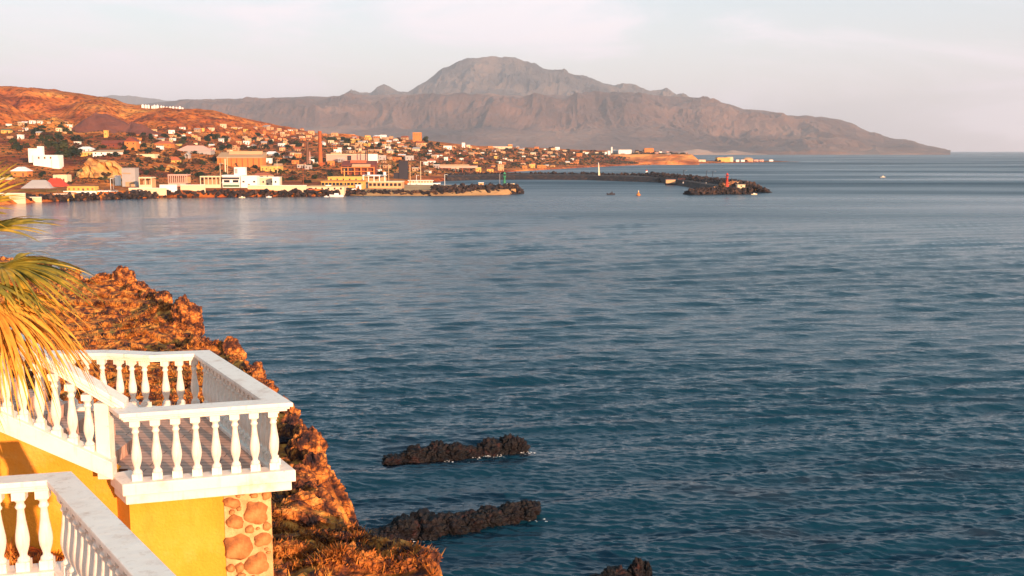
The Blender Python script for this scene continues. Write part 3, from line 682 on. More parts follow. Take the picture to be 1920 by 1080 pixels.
# bright ground along the crest
# ------------------------------------------------------------------ mountains
def mtn(name, ridge, D, base, m, amp, seed, cell, rows, ncol=620, rj=3.0):
    """ridge: skyline pixels; rows: (D, py or None, fraction) profile from the front foot to the ridge"""
    px = np.linspace(ridge[0][0], ridge[-1][0], ncol); ry = np.interp(px, [r[0] for r in ridge], [r[1] for r in ridge])
    ry = ry + rj * fbm(px / 16 + seed, px * 0 + 3, 5)
    X = []; Y = []; Z = []
    nR = 130
    for i in range(nR + 14):
        t = min(1, i / (nR - 1)); back = max(0, i - nR + 1)
        d = np.interp(t, [r[0] for r in rows], [r[1] for r in rows]); h = np.interp(t, [r[0] for r in rows], [r[2] for r in rows])
        zr = CAMZ + (283 - ry) / FPX * rows[-1][1]
        z0 = base
        z = z0 + (np.maximum(zr, z0 + 1) - z0) * h
        if back: d = d + back * 100; z = z0 + (zr - z0) * (1 - back / 13.5) 
        x = (px - 960) / FPX * d
        env = (np.sin(np.pi * np.clip(t, 0, 1)) ** .6 if t < 1 else 0) * (.30 + .70 * max(sstep(.42, .6, t), sstep(1150, 1400, px)) if False else 1)
        env = env * np.maximum(.35 + .65 * sstep(.42, .6, t), sstep(1150, 1400, px))
        wx = x + 160 * fbm(x / 900, np.full_like(x, d) / 700, 3); rd = ridged(wx / cell + seed, np.full_like(x, d) / (cell * 1.5) + seed, 6, .58) - .66
        hh = np.maximum(zr - z0, 30)
        z = z + env * amp * rd * 2 * np.clip(hh / 300, .25, 1.5) + env * amp * .25 * fbm(x / (cell * .3), np.full_like(x, d) / (cell * .3), 4)
        z = np.where((t < .04), -3, z)
        X.append(x); Y.append(np.full_like(x, d)); Z.append(z)
    return tag(grid_obj(name, np.array(X), np.array(Y), np.array(Z), m, smooth=False), kind='structure')
M['mesa'] = mat('mesa_slopes', [(.075, .048, .045), (.16, .088, .07), (.27, .15, .11)], scale=.0011, rough=.95, bump=18, bscale=.01, detail=9, rng=(.36, .64))
M['peak'] = mat('peak_slopes', [(.045, .042, .05), (.10, .082, .08), (.18, .125, .105)], scale=.002, rough=.95, bump=22, bscale=.008, detail=9, rng=(.36, .64))
M['bluehill'] = mat('far_hill', [(.12, .10, .10), (.2, .15, .13)], scale=.001, rough=.95)
peak = [(560, 200), (640, 186), (655, 180), (668, 176), (700, 177), (712, 168), (725, 162), (738, 168), (755, 175), (768, 178), (784, 167), (800, 156), (820, 141), (840, 129), (862, 120), (880, 115), (905, 113), (935, 111), (965, 113), (985, 122), (1000, 126), (1030, 134), (1055, 138), (1080, 145), (1110, 152), (1130, 160), (1150, 163), (1165, 160), (1185, 163), (1215, 176), (1232, 172), (1248, 172), (1270, 183), (1330, 200), (1400, 230)]
mtn('mountain', peak, 11500, 300, M['peak'], 170, 4.2, 620, [(0, 9300, 0), (.15, 9900, .1), (.4, 10600, .38), (.7, 11200, .74), (1, 11700, 1)])
mesa = [(-350, 215), (100, 200), (280, 197), (330, 191), (400, 188), (480, 187), (560, 184), (650, 184), (720, 180), (800, 182), (900, 183), (1000, 181), (1100, 181), (1180, 180), (1260, 183), (1300, 188), (1350, 195), (1390, 207), (1430, 209), (1455, 216), (1470, 219), (1500, 218), (1560, 225), (1590, 234), (1615, 244), (1650, 257), (1690, 265), (1725, 272), (1755, 278), (1775, 282)]
mtn('mesa', mesa, 9000, 0, M['mesa'], 100, 1.7, 620, [(0, 6400, 0), (.10, 6700, .10), (.35, 7300, .30), (.52, 7700, .42), (.60, 7900, .55), (.75, 8150, .80), (.85, 8500, .90), (1, 9200, 1)], 900, 1.7)
mtn('far_hills', [(150, 190), (195, 186), (218, 181), (245, 181), (290, 186), (330, 190), (420, 200)], 15000, 0, M['bluehill'], 60, 2, 900, [(0, 13000, 0), (1, 15000, 1)], 160)
# pale dune strip at the foot of the mesa
mound('sand_bank', 1262, 1440, 289, 279, 6350, 250, mat('pale_sand', [(.26, .16, .12), (.42, .27, .2)], scale=.003, rough=.9), 3, 2.0, prof=lambda u: np.interp(u, [0, .12, .25, .36, .42, .55, .62, .8, 1], [0, .6, 1, .75, .3, .35, .8, .3, 0]))
# ------------------------------------------------------------------ harbour moles
def rubble(name, line, wid, h, step, sizes, seed, m=None, label=None):
    """heaped blocks along a line of (x, y) points: one mass nobody could count"""
    rs = random.Random(seed); mb = MB()
    for a, b in zip(line[:-1], line[1:]):
        ln = (b - a).length; u = (b - a).normalized(); v = Vector((-u.y, u.x))
        k = int(ln / step)
        for i in range(k):
            for side in range(3):
                s = rs.uniform(*sizes); off = rs.uniform(-1, 1); p = a + u * (i + rs.random()) * step + v * off * wid
                z = h * (1 - abs(off) ** 1.5) + rs.uniform(-.3, .3) * s
                mtx = Matrix.Translation((p.x, p.y, z)) @ Matrix.Rotation(rs.uniform(0, 6), 4, Vector((rs.random() - .5, rs.random() - .5, rs.random())).normalized())
                a1, b1, c1 = [s * rs.uniform(.6, 1.1) for _ in range(3)]
                vs = [mtx @ Vector((x * a1 * rs.uniform(.6, 1), y * b1 * rs.uniform(.6, 1), zz * c1 * rs.uniform(.6, 1))) for zz in (-.5, .5) for y in (-.5, .5) for x in (-.5, .5)]
                mb.add(vs, [(0, 2, 3, 1), (4, 5, 7, 6), (0, 1, 5, 4), (2, 6, 7, 3), (0, 4, 6, 2), (1, 3, 7, 5)])
    o = mb.build(name, m or M['riprap']); return tag(o, kind='stuff')
def quayline(name, front, back, z, m, zf=None):
    """solid earth/stone body from a front waterline polyline to a back polyline"""
    n = len(front); mb = MB(); vs = []
    for f, b in zip(front, back): vs += [(f.x, f.y, -2), (f.x + (b.x - f.x) * .12, f.y + (b.y - f.y) * .12, z), (b.x - (b.x - f.x) * .12, b.y - (b.y - f.y) * .12, z), (b.x, b.y, -2)]
    fs = [(4 * i + j, 4 * i + 4 + j, 4 * i + 5 + j, 4 * i + 1 + j) for i in range(n - 1) for j in range(3)] + [(0, 1, 2, 3), (4 * n - 1, 4 * n - 2, 4 * n - 3, 4 * n - 4)]
    mb.add(vs, fs); o = mb.build(name, m); fixn(o.data); return tag(o, kind='structure')
W0 = lambda px, py: Pz(px, py, 0)
# inner mole
fr = [W0(640, 367), W0(700, 368), W0(800, 368), W0(900, 367), W0(950, 365.3), W0(968, 363)]
bk = [W0(640, 348), W0(700, 352), W0(800, 353), W0(900, 354), W0(948, 356.5), W0(970, 361)]
quayline('inner_mole', fr, bk, 2.7, M['quay'])
rubble('rubble_bank', [to2(W0(-150, 391)), to2(W0(100, 376.5)), to2(W0(300, 370)), to2(W0(640, 367))], 3.5, 2.6, 1.1, (1.2, 2.6), 1)
rubble('rubble_mole', [to2(W0(640, 366)), to2(W0(810, 366.5))], 3.0, 2.2, 1.1, (1.2, 2.4), 2)
rubble('rubble_mole', [to2(W0(810, 365.5)), to2(W0(900, 364.5)), to2(W0(950, 362.8)), to2(W0(962, 362))], 8, 4.2, .45, (1.6, 3.4), 3)
# outer breakwater
of = [W0(838, 340), W0(900, 337.5), W0(1000, 337), W0(1100, 338), W0(1240, 343), W0(1290, 352), W0(1330, 362), W0(1395, 364)]
ob = [W0(838, 333), W0(900, 331), W0(1000, 331), W0(1100, 331.5), W0(1200, 333), W0(1290, 338), W0(1365, 345), W0(1405, 359)]
quayline('breakwater', of, ob, 3.6, M['riprap'])
ctr = [to2((a + b) / 2) for a, b in zip(of, ob)]
rubble('rubble_breakwater', ctr[:5], 8, 4.0, 1.0, (1.5, 3.2), 4)
rubble('rubble_breakwater', ctr[4:] + [to2(W0(1383, 361))], 14, 4.6, .35, (1.6, 3.4), 5)
rubble('rubble_breakwater', [to2(W0(1350, 361)), to2(W0(1375, 360)), to2(W0(1400, 359))], 8, 5.0, .5, (1.2, 2.6), 6, mat('sunlit_rubble', [(.06, .025, .018), (.30, .12, .05), (.50, .24, .11)], scale=.5, rough=.9, rng=(.38, .62)))  # breakwater tip: sunlight put into the colour, blocks painted lighter and warmer
rubble('rubble_breakwater', [to2(W0(1290, 365)), to2(W0(1340, 364)), to2(W0(1410, 363.5))], 4, 2.4, .5, (1.4, 3.0), 6)
quayline('mole_road', [W0(1180, 336.5), W0(1260, 340), W0(1330, 350), W0(1385, 360)], [W0(1180, 334.5), W0(1260, 336.5), W0(1345, 345.5), W0(1398, 357)], 4.3, M['quay'])
# ================================================================== TOWN KIT
PAL = {'white': (.78, .76, .74), 'cream': (.70, .54, .36), 'peach': (.62, .34, .17), 'orange': (.55, .19, .05), 'tan': (.44, .27, .15), 'pink': (.60, .33, .27), 'grey': (.34, .32, .32),
       'rust': (.30, .075, .03), 'terracotta': (.42, .11, .05), 'yellow': (.68, .40, .10), 'brown': (.15, .07, .045), 'turquoise': (.20, .42, .38), 'dark': (.03, .028, .04), 'blue': (.18, .22, .36), 'maroon': (.19, .045, .03), 'black': (.012, .012, .016), 'glass': (.02, .02, .03), 'greenish': (.08, .16, .10), 'red': (.55, .05, .03), 'signgreen': (.04, .25, .13)}
CM = {k: flat('paint_' + k, v, rough=.8, vary=.14, scale=.35) for k, v in PAL.items()}
CM['glass'].node_tree.nodes['Principled BSDF'].inputs['Roughness'].default_value = .15
_mc = {}
def unit(shape, colr):
    """shared unit meshes (1x1x1, base centre at the origin), one per shape and paint"""
    k = (shape, colr)
    if k in _mc: return _mc[k]
    mb = MB()
    if shape == 'box': mb.box(-.5, .5, -.5, .5, 0, 1)
    elif shape == 'parapet':
        mb.box(-.5, .5, -.5, .5, 0, .93)
        for a in ((-.5, .5, -.5, -.46), (-.5, .5, .46, .5), (-.5, -.46, -.46, .46), (.46, .5, -.46, .46)): mb.box(*a, .9305, 1)
    elif shape == 'gable':
        mb.add([(-.5, -.5, 0), (.5, -.5, 0), (.5, .5, 0), (-.5, .5, 0), (-.5, 0, 1), (.5, 0, 1)], [(3, 2, 1, 0), (0, 1, 5, 4), (2, 3, 4, 5), (0, 4, 3), (1, 2, 5)])
    elif shape == 'gabley':
        mb.add([(-.5, -.5, 0), (.5, -.5, 0), (.5, .5, 0), (-.5, .5, 0), (0, -.5, 1), (0, .5, 1)], [(3, 2, 1, 0), (1, 2, 5, 4), (3, 0, 4, 5), (0, 1, 4), (2, 3, 5)])
    elif shape == 'hip':
        mb.add([(-.5, -.5, 0), (.5, -.5, 0), (.5, .5, 0), (-.5, .5, 0), (-.22, 0, 1), (.22, 0, 1)], [(3, 2, 1, 0), (0, 1, 5, 4), (2, 3, 4, 5), (0, 4, 3), (1, 2, 5)])
    elif shape == 'mono':
        mb.add([(-.5, -.5, 0), (.5, -.5, 0), (.5, .5, 0), (-.5, .5, 0), (-.5, -.5, .12), (.5, -.5, .12), (.5, .5, 1), (-.5, .5, 1)], [(3, 2, 1, 0), (4, 5, 6, 7), (0, 1, 5, 4), (1, 2, 6, 5), (2, 3, 7, 6), (3, 0, 4, 7)])
    elif shape == 'cyl':
        mb.lathe([(0, .5), (1, .5)], n=14)
    elif shape == 'taper':
        mb.lathe([(0, .5), (.93, .36), (.932, .42), (.97, .42), (1, .40)], n=16)
    me = mb.mesh(shape + '_' + colr); me.materials.append(CM[colr]); _mc[k] = me; return me
def put(name, shape, colr, parent, loc, sc, rz=0):
    o = bpy.data.objects.new(name, unit(shape, colr)); C.objects.link(o); o.parent = parent; o.location = loc; o.scale = sc; o.rotation_euler = (0, 0, rz); return o
def base_at(px, py, D=None):
    if 676 < px < 985 and py > 343: return Pz(px, py, 2.7)
    g = ground(px, py)
    return g if g is not None else P(px, py, D or 1200)
def bld(px, py, wpx, hpx, colr, roof='flat', roofc=None, label=None, cat='house', name='house', wins=None, rz=0, dep=None, rh=.35, winc='glass', door=True, D=None, group=None, floors=1, base=3.0, wsz=(.9, 1.0)):
    g = P(px, py, 1436) if D == 1436 else (P(px, py, D) if D and px > 1300 else base_at(px, py, D))
    k = g.y / FPX; w = wpx * k; h = hpx * k; d = dep * k if dep else max(w * .75, 4)
    r = empty(name, (g.x, g.y + d / 2, g.z), label, cat, group, rz)
    roofc = roofc or colr; hw = h if roof in ('flat', 'parapet', 'slab') else h * (1 - rh)
    put('wall', 'parapet' if roof == 'parapet' else 'box', colr, r, (0, 0, -base), (w, d, hw + base))
    if roof in ('flat', 'slab'): put('roof', 'box', roofc, r, (0, 0, hw + .003), (w + .5, d + .5, .22 if roof == 'flat' else .5))
    elif roof != 'parapet': put('roof', roof, roofc, r, (0, 0, hw), (w + .9, d + .9, h - hw))
    n = wins if wins is not None else (0 if wpx < 9 else min(5, int(w / 3.4)))
    ww, wh = wsz
    for f in range(floors):
        zc = hw * (f + .5) / floors
        for i in range(n):
            x = -w / 2 + w * (i + .5) / n
            if door and f == 0 and i == n // 2: put('door', 'box', 'brown', r, (x, -d / 2 - .03, 0), (1.0, .12, min(2.1, hw * .75)))
            else:
                q = put('window', 'box', winc, r, (x, -d / 2 - .02, zc - .4), (ww, .12, min(wh, hw / floors * .6)))
    return r
# ------------------------------------------------------------------ landmarks
LM = []      # (px, py, phrase)
def lm(px, py, s): LM.append((px, py, s))
r = bld(450, 314, 84, 28, 'orange', 'mono', 'tan', 'long orange shed under a pale tan roof, behind the white waterfront building', 'warehouse', 'warehouse', wins=0, rh=.38, dep=30, door=False); lm(450, 300, 'the long orange shed')
gk = r.location.y / FPX
for i in range(8): put('buttress', 'box', 'rust', r, ((-36 + i * 10.2) * gk, -15 * gk - .15, 0), (.5, .25, 28 * .6 * gk))
put('clerestory', 'gable', 'peach', r, (6 * gk, 8 * gk, 24 * gk), (62 * gk, 12 * gk, 6 * gk))
r = bld(362, 287, 66, 14, 'grey', 'hip', 'pink', 'grey shed with a long pinkish roof, left above the orange shed', 'warehouse', 'warehouse', wins=0, rh=.7, dep=26, door=False); lm(360, 280, 'the long pink-roofed shed')
bld(351, 297, 9, 11, 'grey', 'gabley', 'grey', 'narrow grey gabled hut below the long pink-roofed shed', 'house', wins=1, rh=.4)
# brick chimneys
def chimney(px, pyb, pyt, wpx, colr, label, D):
    g = base_at(px, pyb, D); k = g.y / FPX; h = (pyb - pyt) * k
    r = empty('chimney', g, label, 'chimney'); put('base', 'box', colr, r, (0, 0, -4), (wpx * k * 1.7, wpx * k * 1.7, 4 + h * .08)); put('shaft', 'taper', colr, r, (0, 0, h * .08 + .002), (wpx * k, wpx * k, h * .92))
    for t in (.35, .6, .8): put('band', 'cyl', 'brown', r, (0, 0, h * (.08 + .92 * t)), (wpx * k * (1 - .27 * t), wpx * k * (1 - .27 * t), .3))
    return r
CM['brick'] = mat('chimney_brick', [(.26, .06, .022), (.48, .13, .04)], scale=.5, rough=.9)
chimney(601, 310, 247, 8.5, 'brick', 'tallest brick chimney, reddish, rising above the town roofs', 800); lm(601, 280, 'the tallest brick chimney')
chimney(577, 314, 267, 6.5, 'brown', 'dark brown chimney left of the tallest brick chimney', 760); lm(577, 295, 'the dark brown chimney')
r = empty('flue_pipe', base_at(581.5, 314), 'thin pale pipe against the right side of the dark brown chimney', 'pipe'); put('pipe', 'cyl', 'pink', r, (0, 0, 0), (.7, .7, 13)); put('foot', 'box', 'tan', r, (0, 0, -2), (1.5, 1.5, 2.4))
for x in (686, 689.5):
    r = empty('flue_pipe', base_at(x, 308), '%s of the two dark pipes rising behind the rusty smelter' % ('left one' if x < 688 else 'right one'), 'pipe'); put('pipe', 'cyl', 'dark', r, (0, 0, 0), (.8, .8, 12)); put('foot', 'box', 'dark', r, (0, 0, -3), (1.6, 1.6, 3.5))
# smelter
r = bld(672, 328, 62, 26, 'maroon', 'mono', 'maroon', 'rusty red smelter hall of open framed bays beside two dark pipes', 'factory', 'smelter_hall', wins=0, rh=.35, dep=26, door=False); lm(668, 318, 'the rusty smelter'); k = r.location.y / FPX
put('lower_roof', 'mono', 'peach', r, (6 * k, -17 * k, 15 * k), (34 * k, 10 * k, 5 * k))
for i in range(6): put('column', 'box', 'orange', r, ((-30 + i * 12) * k, -19 * k, -1), (.7, .7, 15 * k + 1))
for i in range(2): put('crossbeam', 'box', 'orange', r, (0, -19 * k - .4, (6 + 7 * i) * k), (62 * k, .35, .5))
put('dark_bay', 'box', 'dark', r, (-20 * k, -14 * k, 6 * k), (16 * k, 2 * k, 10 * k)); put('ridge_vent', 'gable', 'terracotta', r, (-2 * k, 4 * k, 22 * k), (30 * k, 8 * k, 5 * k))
r = bld(648, 303, 72, 13, 'pink', 'slab', 'cream', 'long pale blank-walled shed behind the rusty smelter', 'warehouse', 'warehouse', wins=0, door=False); k = r.location.y / FPX
put('doorway', 'box', 'dark', r, (7 * k, -r.children[0].scale.y / 2 - .05, 2 * k), (7 * k, .2, 9 * k))
bld(698, 305, 18, 16, 'white', 'parapet', None, 'bright white stepped block right of the two dark pipes', 'building', 'building', wins=0, door=False)
r = bld(756, 336, 16, 33, 'dark', 'flat', 'dark', 'tall dark silo tower near the root of the inner mole', 'tower', 'silo_tower', wins=0, door=False, dep=12); lm(756, 318, 'the tall dark silo tower'); k = r.location.y / FPX
put('annex', 'box', 'dark', r, (-13 * k, 2 * k, -1), (10 * k, 12 * k, 12 * k + 1))
# loading gallery
g = base_at(842, 321); k = g.y / FPX; r = empty('loading_gallery', g, 'long pinkish loading gallery on legs reaching right toward the basin', 'gallery'); put('beam', 'box', 'pink', r, (0, 0, 6 * k), (106 * k, 5, 4.2 * k)); put('roof', 'gable', 'peach', r, (-8 * k, 0, 10.25 * k), (90 * k, 5.6, 1.2))
for i in range(8): put('leg', 'box', 'rust', r, ((-50 + 12.5 * i) * k, 0, -3), (.6, 3, 3 + 6 * k))
put('opening', 'box', 'dark', r, (-22 * k, -2.6, 7.2 * k), (9 * k, .3, 1.6 * k)); lm(845, 308, 'the long loading gallery')
# white waterfront building, three blocks
r = bld(434, 352, 33, 22, 'white', 'slab', 'white', 'white two storey waterfront building with terrace and rooftop room', 'building', 'building', wins=2, D=640, floors=1, dep=24, wsz=(3.2, 1.4), door=False); lm(448, 336, 'the white waterfront building'); k = r.location.y / FPX
put('rooftop_room', 'box', 'white', r, (14 * k, 2 * k, 22.6 * k), (20 * k, 14 * k, 15 * k)); put('shutter', 'box', 'grey', r, (8 * k, -5.3 * k, 26 * k), (5 * k, .3, 9 * k))
put('balcony', 'box', 'white', r, (0, -13.4 * k, 8.4 * k), (34 * k, 2.6 * k, .4)); put('ground_floor_opening', 'box', 'greenish', r, (0, -12.2 * k, 1.5 * k), (30 * k, .3, 4 * k)); put('railing', 'box', 'dark', r, (0, -14.6 * k, 16 * k), (32 * k, .1, 1.0))
r = bld(467, 352, 30, 22, 'white', 'parapet', None, 'bright blank white block joined to the right of the white waterfront building', 'building', 'building', wins=3, D=642, dep=22, wsz=(1.2, .9))
bld(502, 350, 40, 17, 'cream', 'flat', 'white', 'pale low shop row right of the bright blank white block', 'building', 'shop_row', wins=5, D=655)
bld(517, 351, 12, 19, 'white', 'parapet', None, 'narrow tall white front standing in the pale shop row', 'building', 'building', wins=1, D=648, door=False)
bld(490, 333, 34, 9, 'cream', 'hip', 'terracotta', 'low house under a wide dark red roof behind the pale shop row', 'house', wins=3, rh=.55)
bld(507, 322, 36, 10, 'yellow', 'slab', 'tan', 'yellow arcaded house with a flat tan roof right of the long orange shed', 'house', wins=5)
bld(503, 306, 12, 9, 'white', 'flat', 'white', 'small bright white cube house at the right end of the long orange shed', 'house', wins=1)
r = bld(508, 292, 25, 8, 'grey', 'hip', 'white', 'house with a wide white roof above the right end of the orange shed', 'house', wins=2, rh=.6)
# left side landmarks
r = bld(242, 350, 25, 34, 'grey', 'flat', 'grey', 'plain tall grey windowless block on the shore', 'building', 'building', wins=0, D=605, door=False, dep=20); lm(242, 334, 'the plain tall grey block'); k = r.location.y / FPX
put('ledge', 'box', 'tan', r, (-3 * k, -10 * k - .2, 24 * k), (14 * k, .4, .5)); put('gate', 'box', 'tan', r, (2 * k, -10 * k - .1, 0), (16 * k, .3, 9 * k))
bld(219, 348, 7, 18, 'white', 'flat', 'white', 'slim white pylon building left of the plain tall grey block', 'building', 'building', wins=0, D=600, door=False)
r = bld(222, 277, 62, 14, 'maroon', 'gable', 'maroon', 'long dark red hillside building with a row of small windows', 'building', 'building', wins=7, rh=.45, dep=20); lm(215, 268, 'the long dark red building')
bld(245, 281, 22, 24, 'orange', 'gabley', 'maroon', 'yellow gabled end house joined to the long dark red building', 'house', wins=2, rh=.35, floors=2)
r = bld(198, 258, 6, 13, 'yellow', 'flat', 'yellow', 'small yellow tower above the long dark red building', 'tower', 'tower', wins=1, door=False)
r = bld(86, 313, 46, 22, 'white', 'parapet', None, 'large bright white villa of stepped blocks on the left bluff', 'villa', 'villa', wins=0, dep=24, door=False); lm(80, 300, 'the large white villa'); k = r.location.y / FPX
put('upper_storey', 'box', 'white', r, (-24 * k, 4 * k, 8 * k), (20 * k, 20 * k, 26 * k)); put('turret', 'box', 'white', r, (-14 * k, 2 * k, 20 * k), (9 * k, 9 * k, 18 * k)); put('terrace_block', 'box', 'white', r, (20 * k, -10 * k, -3), (14 * k, 12 * k, 14 * k + 3))
for i in range(3): put('window', 'box', 'brown', r, ((-12 + i * 11) * k, -12 * k - .1, 15 * k), (1, .2, 1.3))
bld(152, 361, 52, 12, 'yellow', 'slab', 'brown', 'low yellow seafront restaurant with red shutters and a white wall', 'building', 'restaurant', wins=6, winc='terracotta', D=558, dep=18); lm(152, 352, 'the low yellow restaurant')
g = base_at(150, 364); r = empty('garden_wall', g, 'long white wall in front of the low yellow restaurant', 'wall'); put('panel', 'box', 'white', r, (0, 0, -2), (58 * .287, .4, 3.6))
g = base_at(82, 361); r = empty('marquee', g, 'striped red and grey tent roof beside the low yellow restaurant', 'tent'); put('canopy', 'hip', 'grey', r, (-2, 0, 2.2), (15, 8, 4)); put('canopy', 'hip', 'red', r, (5, 3, 3), (11, 6, 4))
for x in (-8, -2.5, 3, 8.5): put('pole', 'box', 'brown', r, (x, -3.6, -1.5), (.2, .2, 4.2))
lm(80, 352, 'the striped tent roof')
for i, (x, w_, h_, c_, lb) in enumerate([(24, 48, 13, 'cream', 'long cream seafront wall with a white gate, at the far left'), (62, 32, 5, 'cream', 'low cream wall just right of the long seafront wall'), (116, 46, 7, 'yellow', 'yellow seawall below the striped tent roof'), (277, 70, 8, 'cream', 'low cream promenade wall right of the grey block'), (316, 32, 11, 'white', 'bright white promenade wall below the open pillared hall'), (362, 46, 10, 'cream', 'cream promenade wall left of the white waterfront building'), (520, 110, 9, 'cream', 'long cream quay wall right of the white waterfront building')]):
    D_ = [536, 540, 545, 585, 598, 610, 635][i]; py_ = [376, 375, 371, 361, 358, 357, 357][i]; gg = base_at(x, py_, D_); k = gg.y / FPX
    r = empty('seawall', gg, lb, 'wall'); put('panel', 'box', c_, r, (0, 0, -1.5), (w_ * k, .6, h_ * k + 1.5)); put('coping', 'box', 'white', r, (0, 0, h_ * k + .003), (w_ * k, .9, .22))
    if i == 0: put('gate', 'box', 'white', r, (-8 * k, -.36, 0), (10 * k, .1, 9 * k))
g = P(96, 302 + 60, 540)
# open pillared halls
def openhall(px, py, wpx, hpx, D, label, nc, colr='cream'):
    g = base_at(px, py, D); k = g.y / FPX; w = wpx * k; h = hpx * k; r = empty('pavilion', g, label, 'pavilion')
    put('roof', 'box', colr, r, (0, 0, h - .7), (w, 7, .7)); put('back_wall', 'box', 'tan', r, (0, 3.2, -1), (w * .98, .3, h * .8 + 1)); put('low_wall', 'box', colr, r, (0, -3.2, -1), (w * .99, .25, h * .3 + 1))
    for i in range(nc + 1): put('column', 'box', colr, r, (-w / 2 + .25 + (w - .5) * i / nc, -3.2, h * .3 + .002), (.42, .42, h * .7 - .71))
openhall(277, 352, 24, 20, 600, 'open frame kiosk with a square opening right of the grey block', 2, 'cream')
openhall(337, 349, 36, 22, 610, 'open pillared hall with a row of slim columns on the promenade', 9, 'pink'); lm(337, 338, 'the open pillared hall')
openhall(398, 352, 38, 22, 615, 'long pergola of pale posts left of the white waterfront building', 5, 'cream')
openhall(703, 352, 42, 24, 690, 'open white-roofed pier terminal on slender posts', 4, 'white'); lm(703, 338, 'the white-roofed terminal')
for x, nm in ((691, 'left'), (721, 'right')):
    r = empty('water_tank', P(x, 328.6, 588), '%s round white water tank on the pier terminal roof' % nm, 'tank'); put('drum', 'cyl', 'white', r, (0, 0, .2), (1.7, 1.7, 1.7)); put('stand', 'box', 'grey', r, (0, 0, -.6), (1.5, 1.5, .8))
bld(704, 352, 20, 10, 'white', 'flat', 'white', 'small white booth standing under the pier terminal roof', 'kiosk', 'kiosk', wins=0, D=686, door=False)
for i in range(2):
    r = bld([640, 722][i], [352, 353][i], [75, 62][i], [11, 11][i], ['yellow', 'peach'][i], 'slab', ['orange', 'cream'][i], ['long yellow quay shed with many small openings left of the pier terminal', 'long peach quay shed right behind the pier terminal'][i], 'warehouse', 'quay_shed', wins=[11, 8][i], D=[700, 705][i], wsz=(1.6, 1.6), door=False)
bld(650, 340, 70, 7, 'yellow', 'slab', 'yellow', 'long low yellow wall building below the rusty smelter', 'building', 'building', wins=6, D=715, door=False)
bld(610, 358, 70, 8, 'cream', 'flat', 'peach', 'low cream boatyard shed at the root of the inner mole', 'warehouse', 'boat_shed', wins=6, D=650, door=False)
bld(615, 357, 8, 9, 'white', 'flat', 'white', 'tiny white hut left of the yellow quay shed', 'hut', 'hut', wins=1, D=645)
bld(672, 355, 10, 8, 'white', 'flat', 'white', 'tiny white hut right beside the pier terminal', 'hut', 'hut', wins=1, D=668)
# moored ferry-like long white boat
r = empty('moored_ship', Pz(792, 349.5, .4), 'long white moored boat with two decks behind the inner mole', 'boat'); k = r.location.y / FPX
mbs = MB(); hl_ = 27 * k
mbs.hexa([(-hl_, -1.8, -.5), (hl_ - 1, -1.8, -.5), (hl_ + 1.2, 0, -.5), (hl_ - 1, 1.8, -.5), (-hl_, 1.8, -.5)], [(-hl_, -2.2, 2.2), (hl_ - 1, -2.2, 2.2), (hl_ + 2.6, 0, 2.4), (hl_ - 1, 2.2, 2.2), (-hl_, 2.2, 2.2)]); o = link('hull', mbs.mesh('hull'), CM['white'], r)
put('deckhouse', 'box', 'cream', r, (-1, 0, 2.25), (44 * k, 3, 1.6)); put('roof', 'box', 'white', r, (-1, 0, 3.86), (48 * k, 4, .3))
for i in range(8): put('window', 'box', 'dark', r, (-1 + (-19 + i * 5.4) * k, -1.52, 2.7), (1.0, .1, .7))
# right-hand landmarks
bld(1172, 289.5, 24, 8.5, 'white', 'flat', 'cream', 'long white block of flats on top of the orange bluff', 'building', 'building', wins=5); lm(1170, 286, 'the long white block of flats')
bld(1158, 289, 18, 8, 'grey', 'mono', 'grey', 'grey-roofed hall left of the long white block of flats', 'building', 'building', wins=0, door=False)
bld(1142, 291, 5, 8, 'white', 'flat', 'white', 'narrow white house with tower at the left of the grey-roofed hall', 'house', wins=1)
bld(1147, 289, 2.4, 13, 'white', 'flat', 'white', 'slim white belfry left of the grey-roofed hall', 'tower', 'tower', wins=0, door=False)
bld(1136, 291, 4, 6, 'white', 'flat', 'white', 'second narrow white house left of the slim white belfry', 'house', wins=1)
bld(1217, 286, 17, 8, 'orange', 'flat', 'orange', 'orange hall on the bluff right of the long white block of flats', 'building', 'building', wins=3)
bld(1357, 303.5, 24, 8, 'yellow', 'flat', 'brown', 'biggest cream house on the low spit, with a dark roof', 'house', wins=3); lm(1355, 299, 'the biggest cream house on the spit')
bld(1369, 303.5, 11, 9, 'cream', 'flat', 'cream', 'square cream annex at the right of the biggest cream house on the spit', 'house', wins=1)
bld(1404, 303, 16, 8, 'peach', 'hip', 'tan', 'peach house with hipped roof in the middle of the spit', 'house', wins=2)
for i, (x, w_, c_) in enumerate([(1316, 14, 'cream'), (1383, 6, 'white'), (1393, 7, 'white'), (1418, 8, 'pink'), (1428, 8, 'pink'), (1446, 7, 'white')]):
    bld(x, 303.4, w_, 4, c_, 'flat', 'brown', '%s tiny %s house along the low spit' % (['leftmost', 'second', 'third', 'fourth', 'fifth', 'rightmost'][i], c_), 'house', wins=1 if w_ > 7 else 0, group='tiny houses along the low spit')
bld(782, 266, 16, 17, 'orange', 'flat', 'yellow', 'big orange block crowning the ridge above the town', 'building', 'building', wins=3, floors=2); lm(782, 258, 'the big orange block')
r = bld(937, 279.5, 46, 4.5, 'cream', 'flat', 'white', 'very long low cream hall on the crest, right of the white blocks', 'building', 'building', wins=6, door=False); lm(937, 277, 'the very long cream hall')
bld(839, 280, 15, 6.5, 'white', 'flat', 'cream', 'wide white block on the crest above the loading gallery', 'building', 'building', wins=2); lm(839, 276, 'the wide white crest block')
bld(869, 277, 6, 9, 'white', 'flat', 'white', 'narrow tall white house right of the wide white crest block', 'house', wins=1)
bld(878, 277, 7, 5, 'cream', 'flat', 'white', 'small low cream house beside the narrow tall white house', 'house', wins=1)
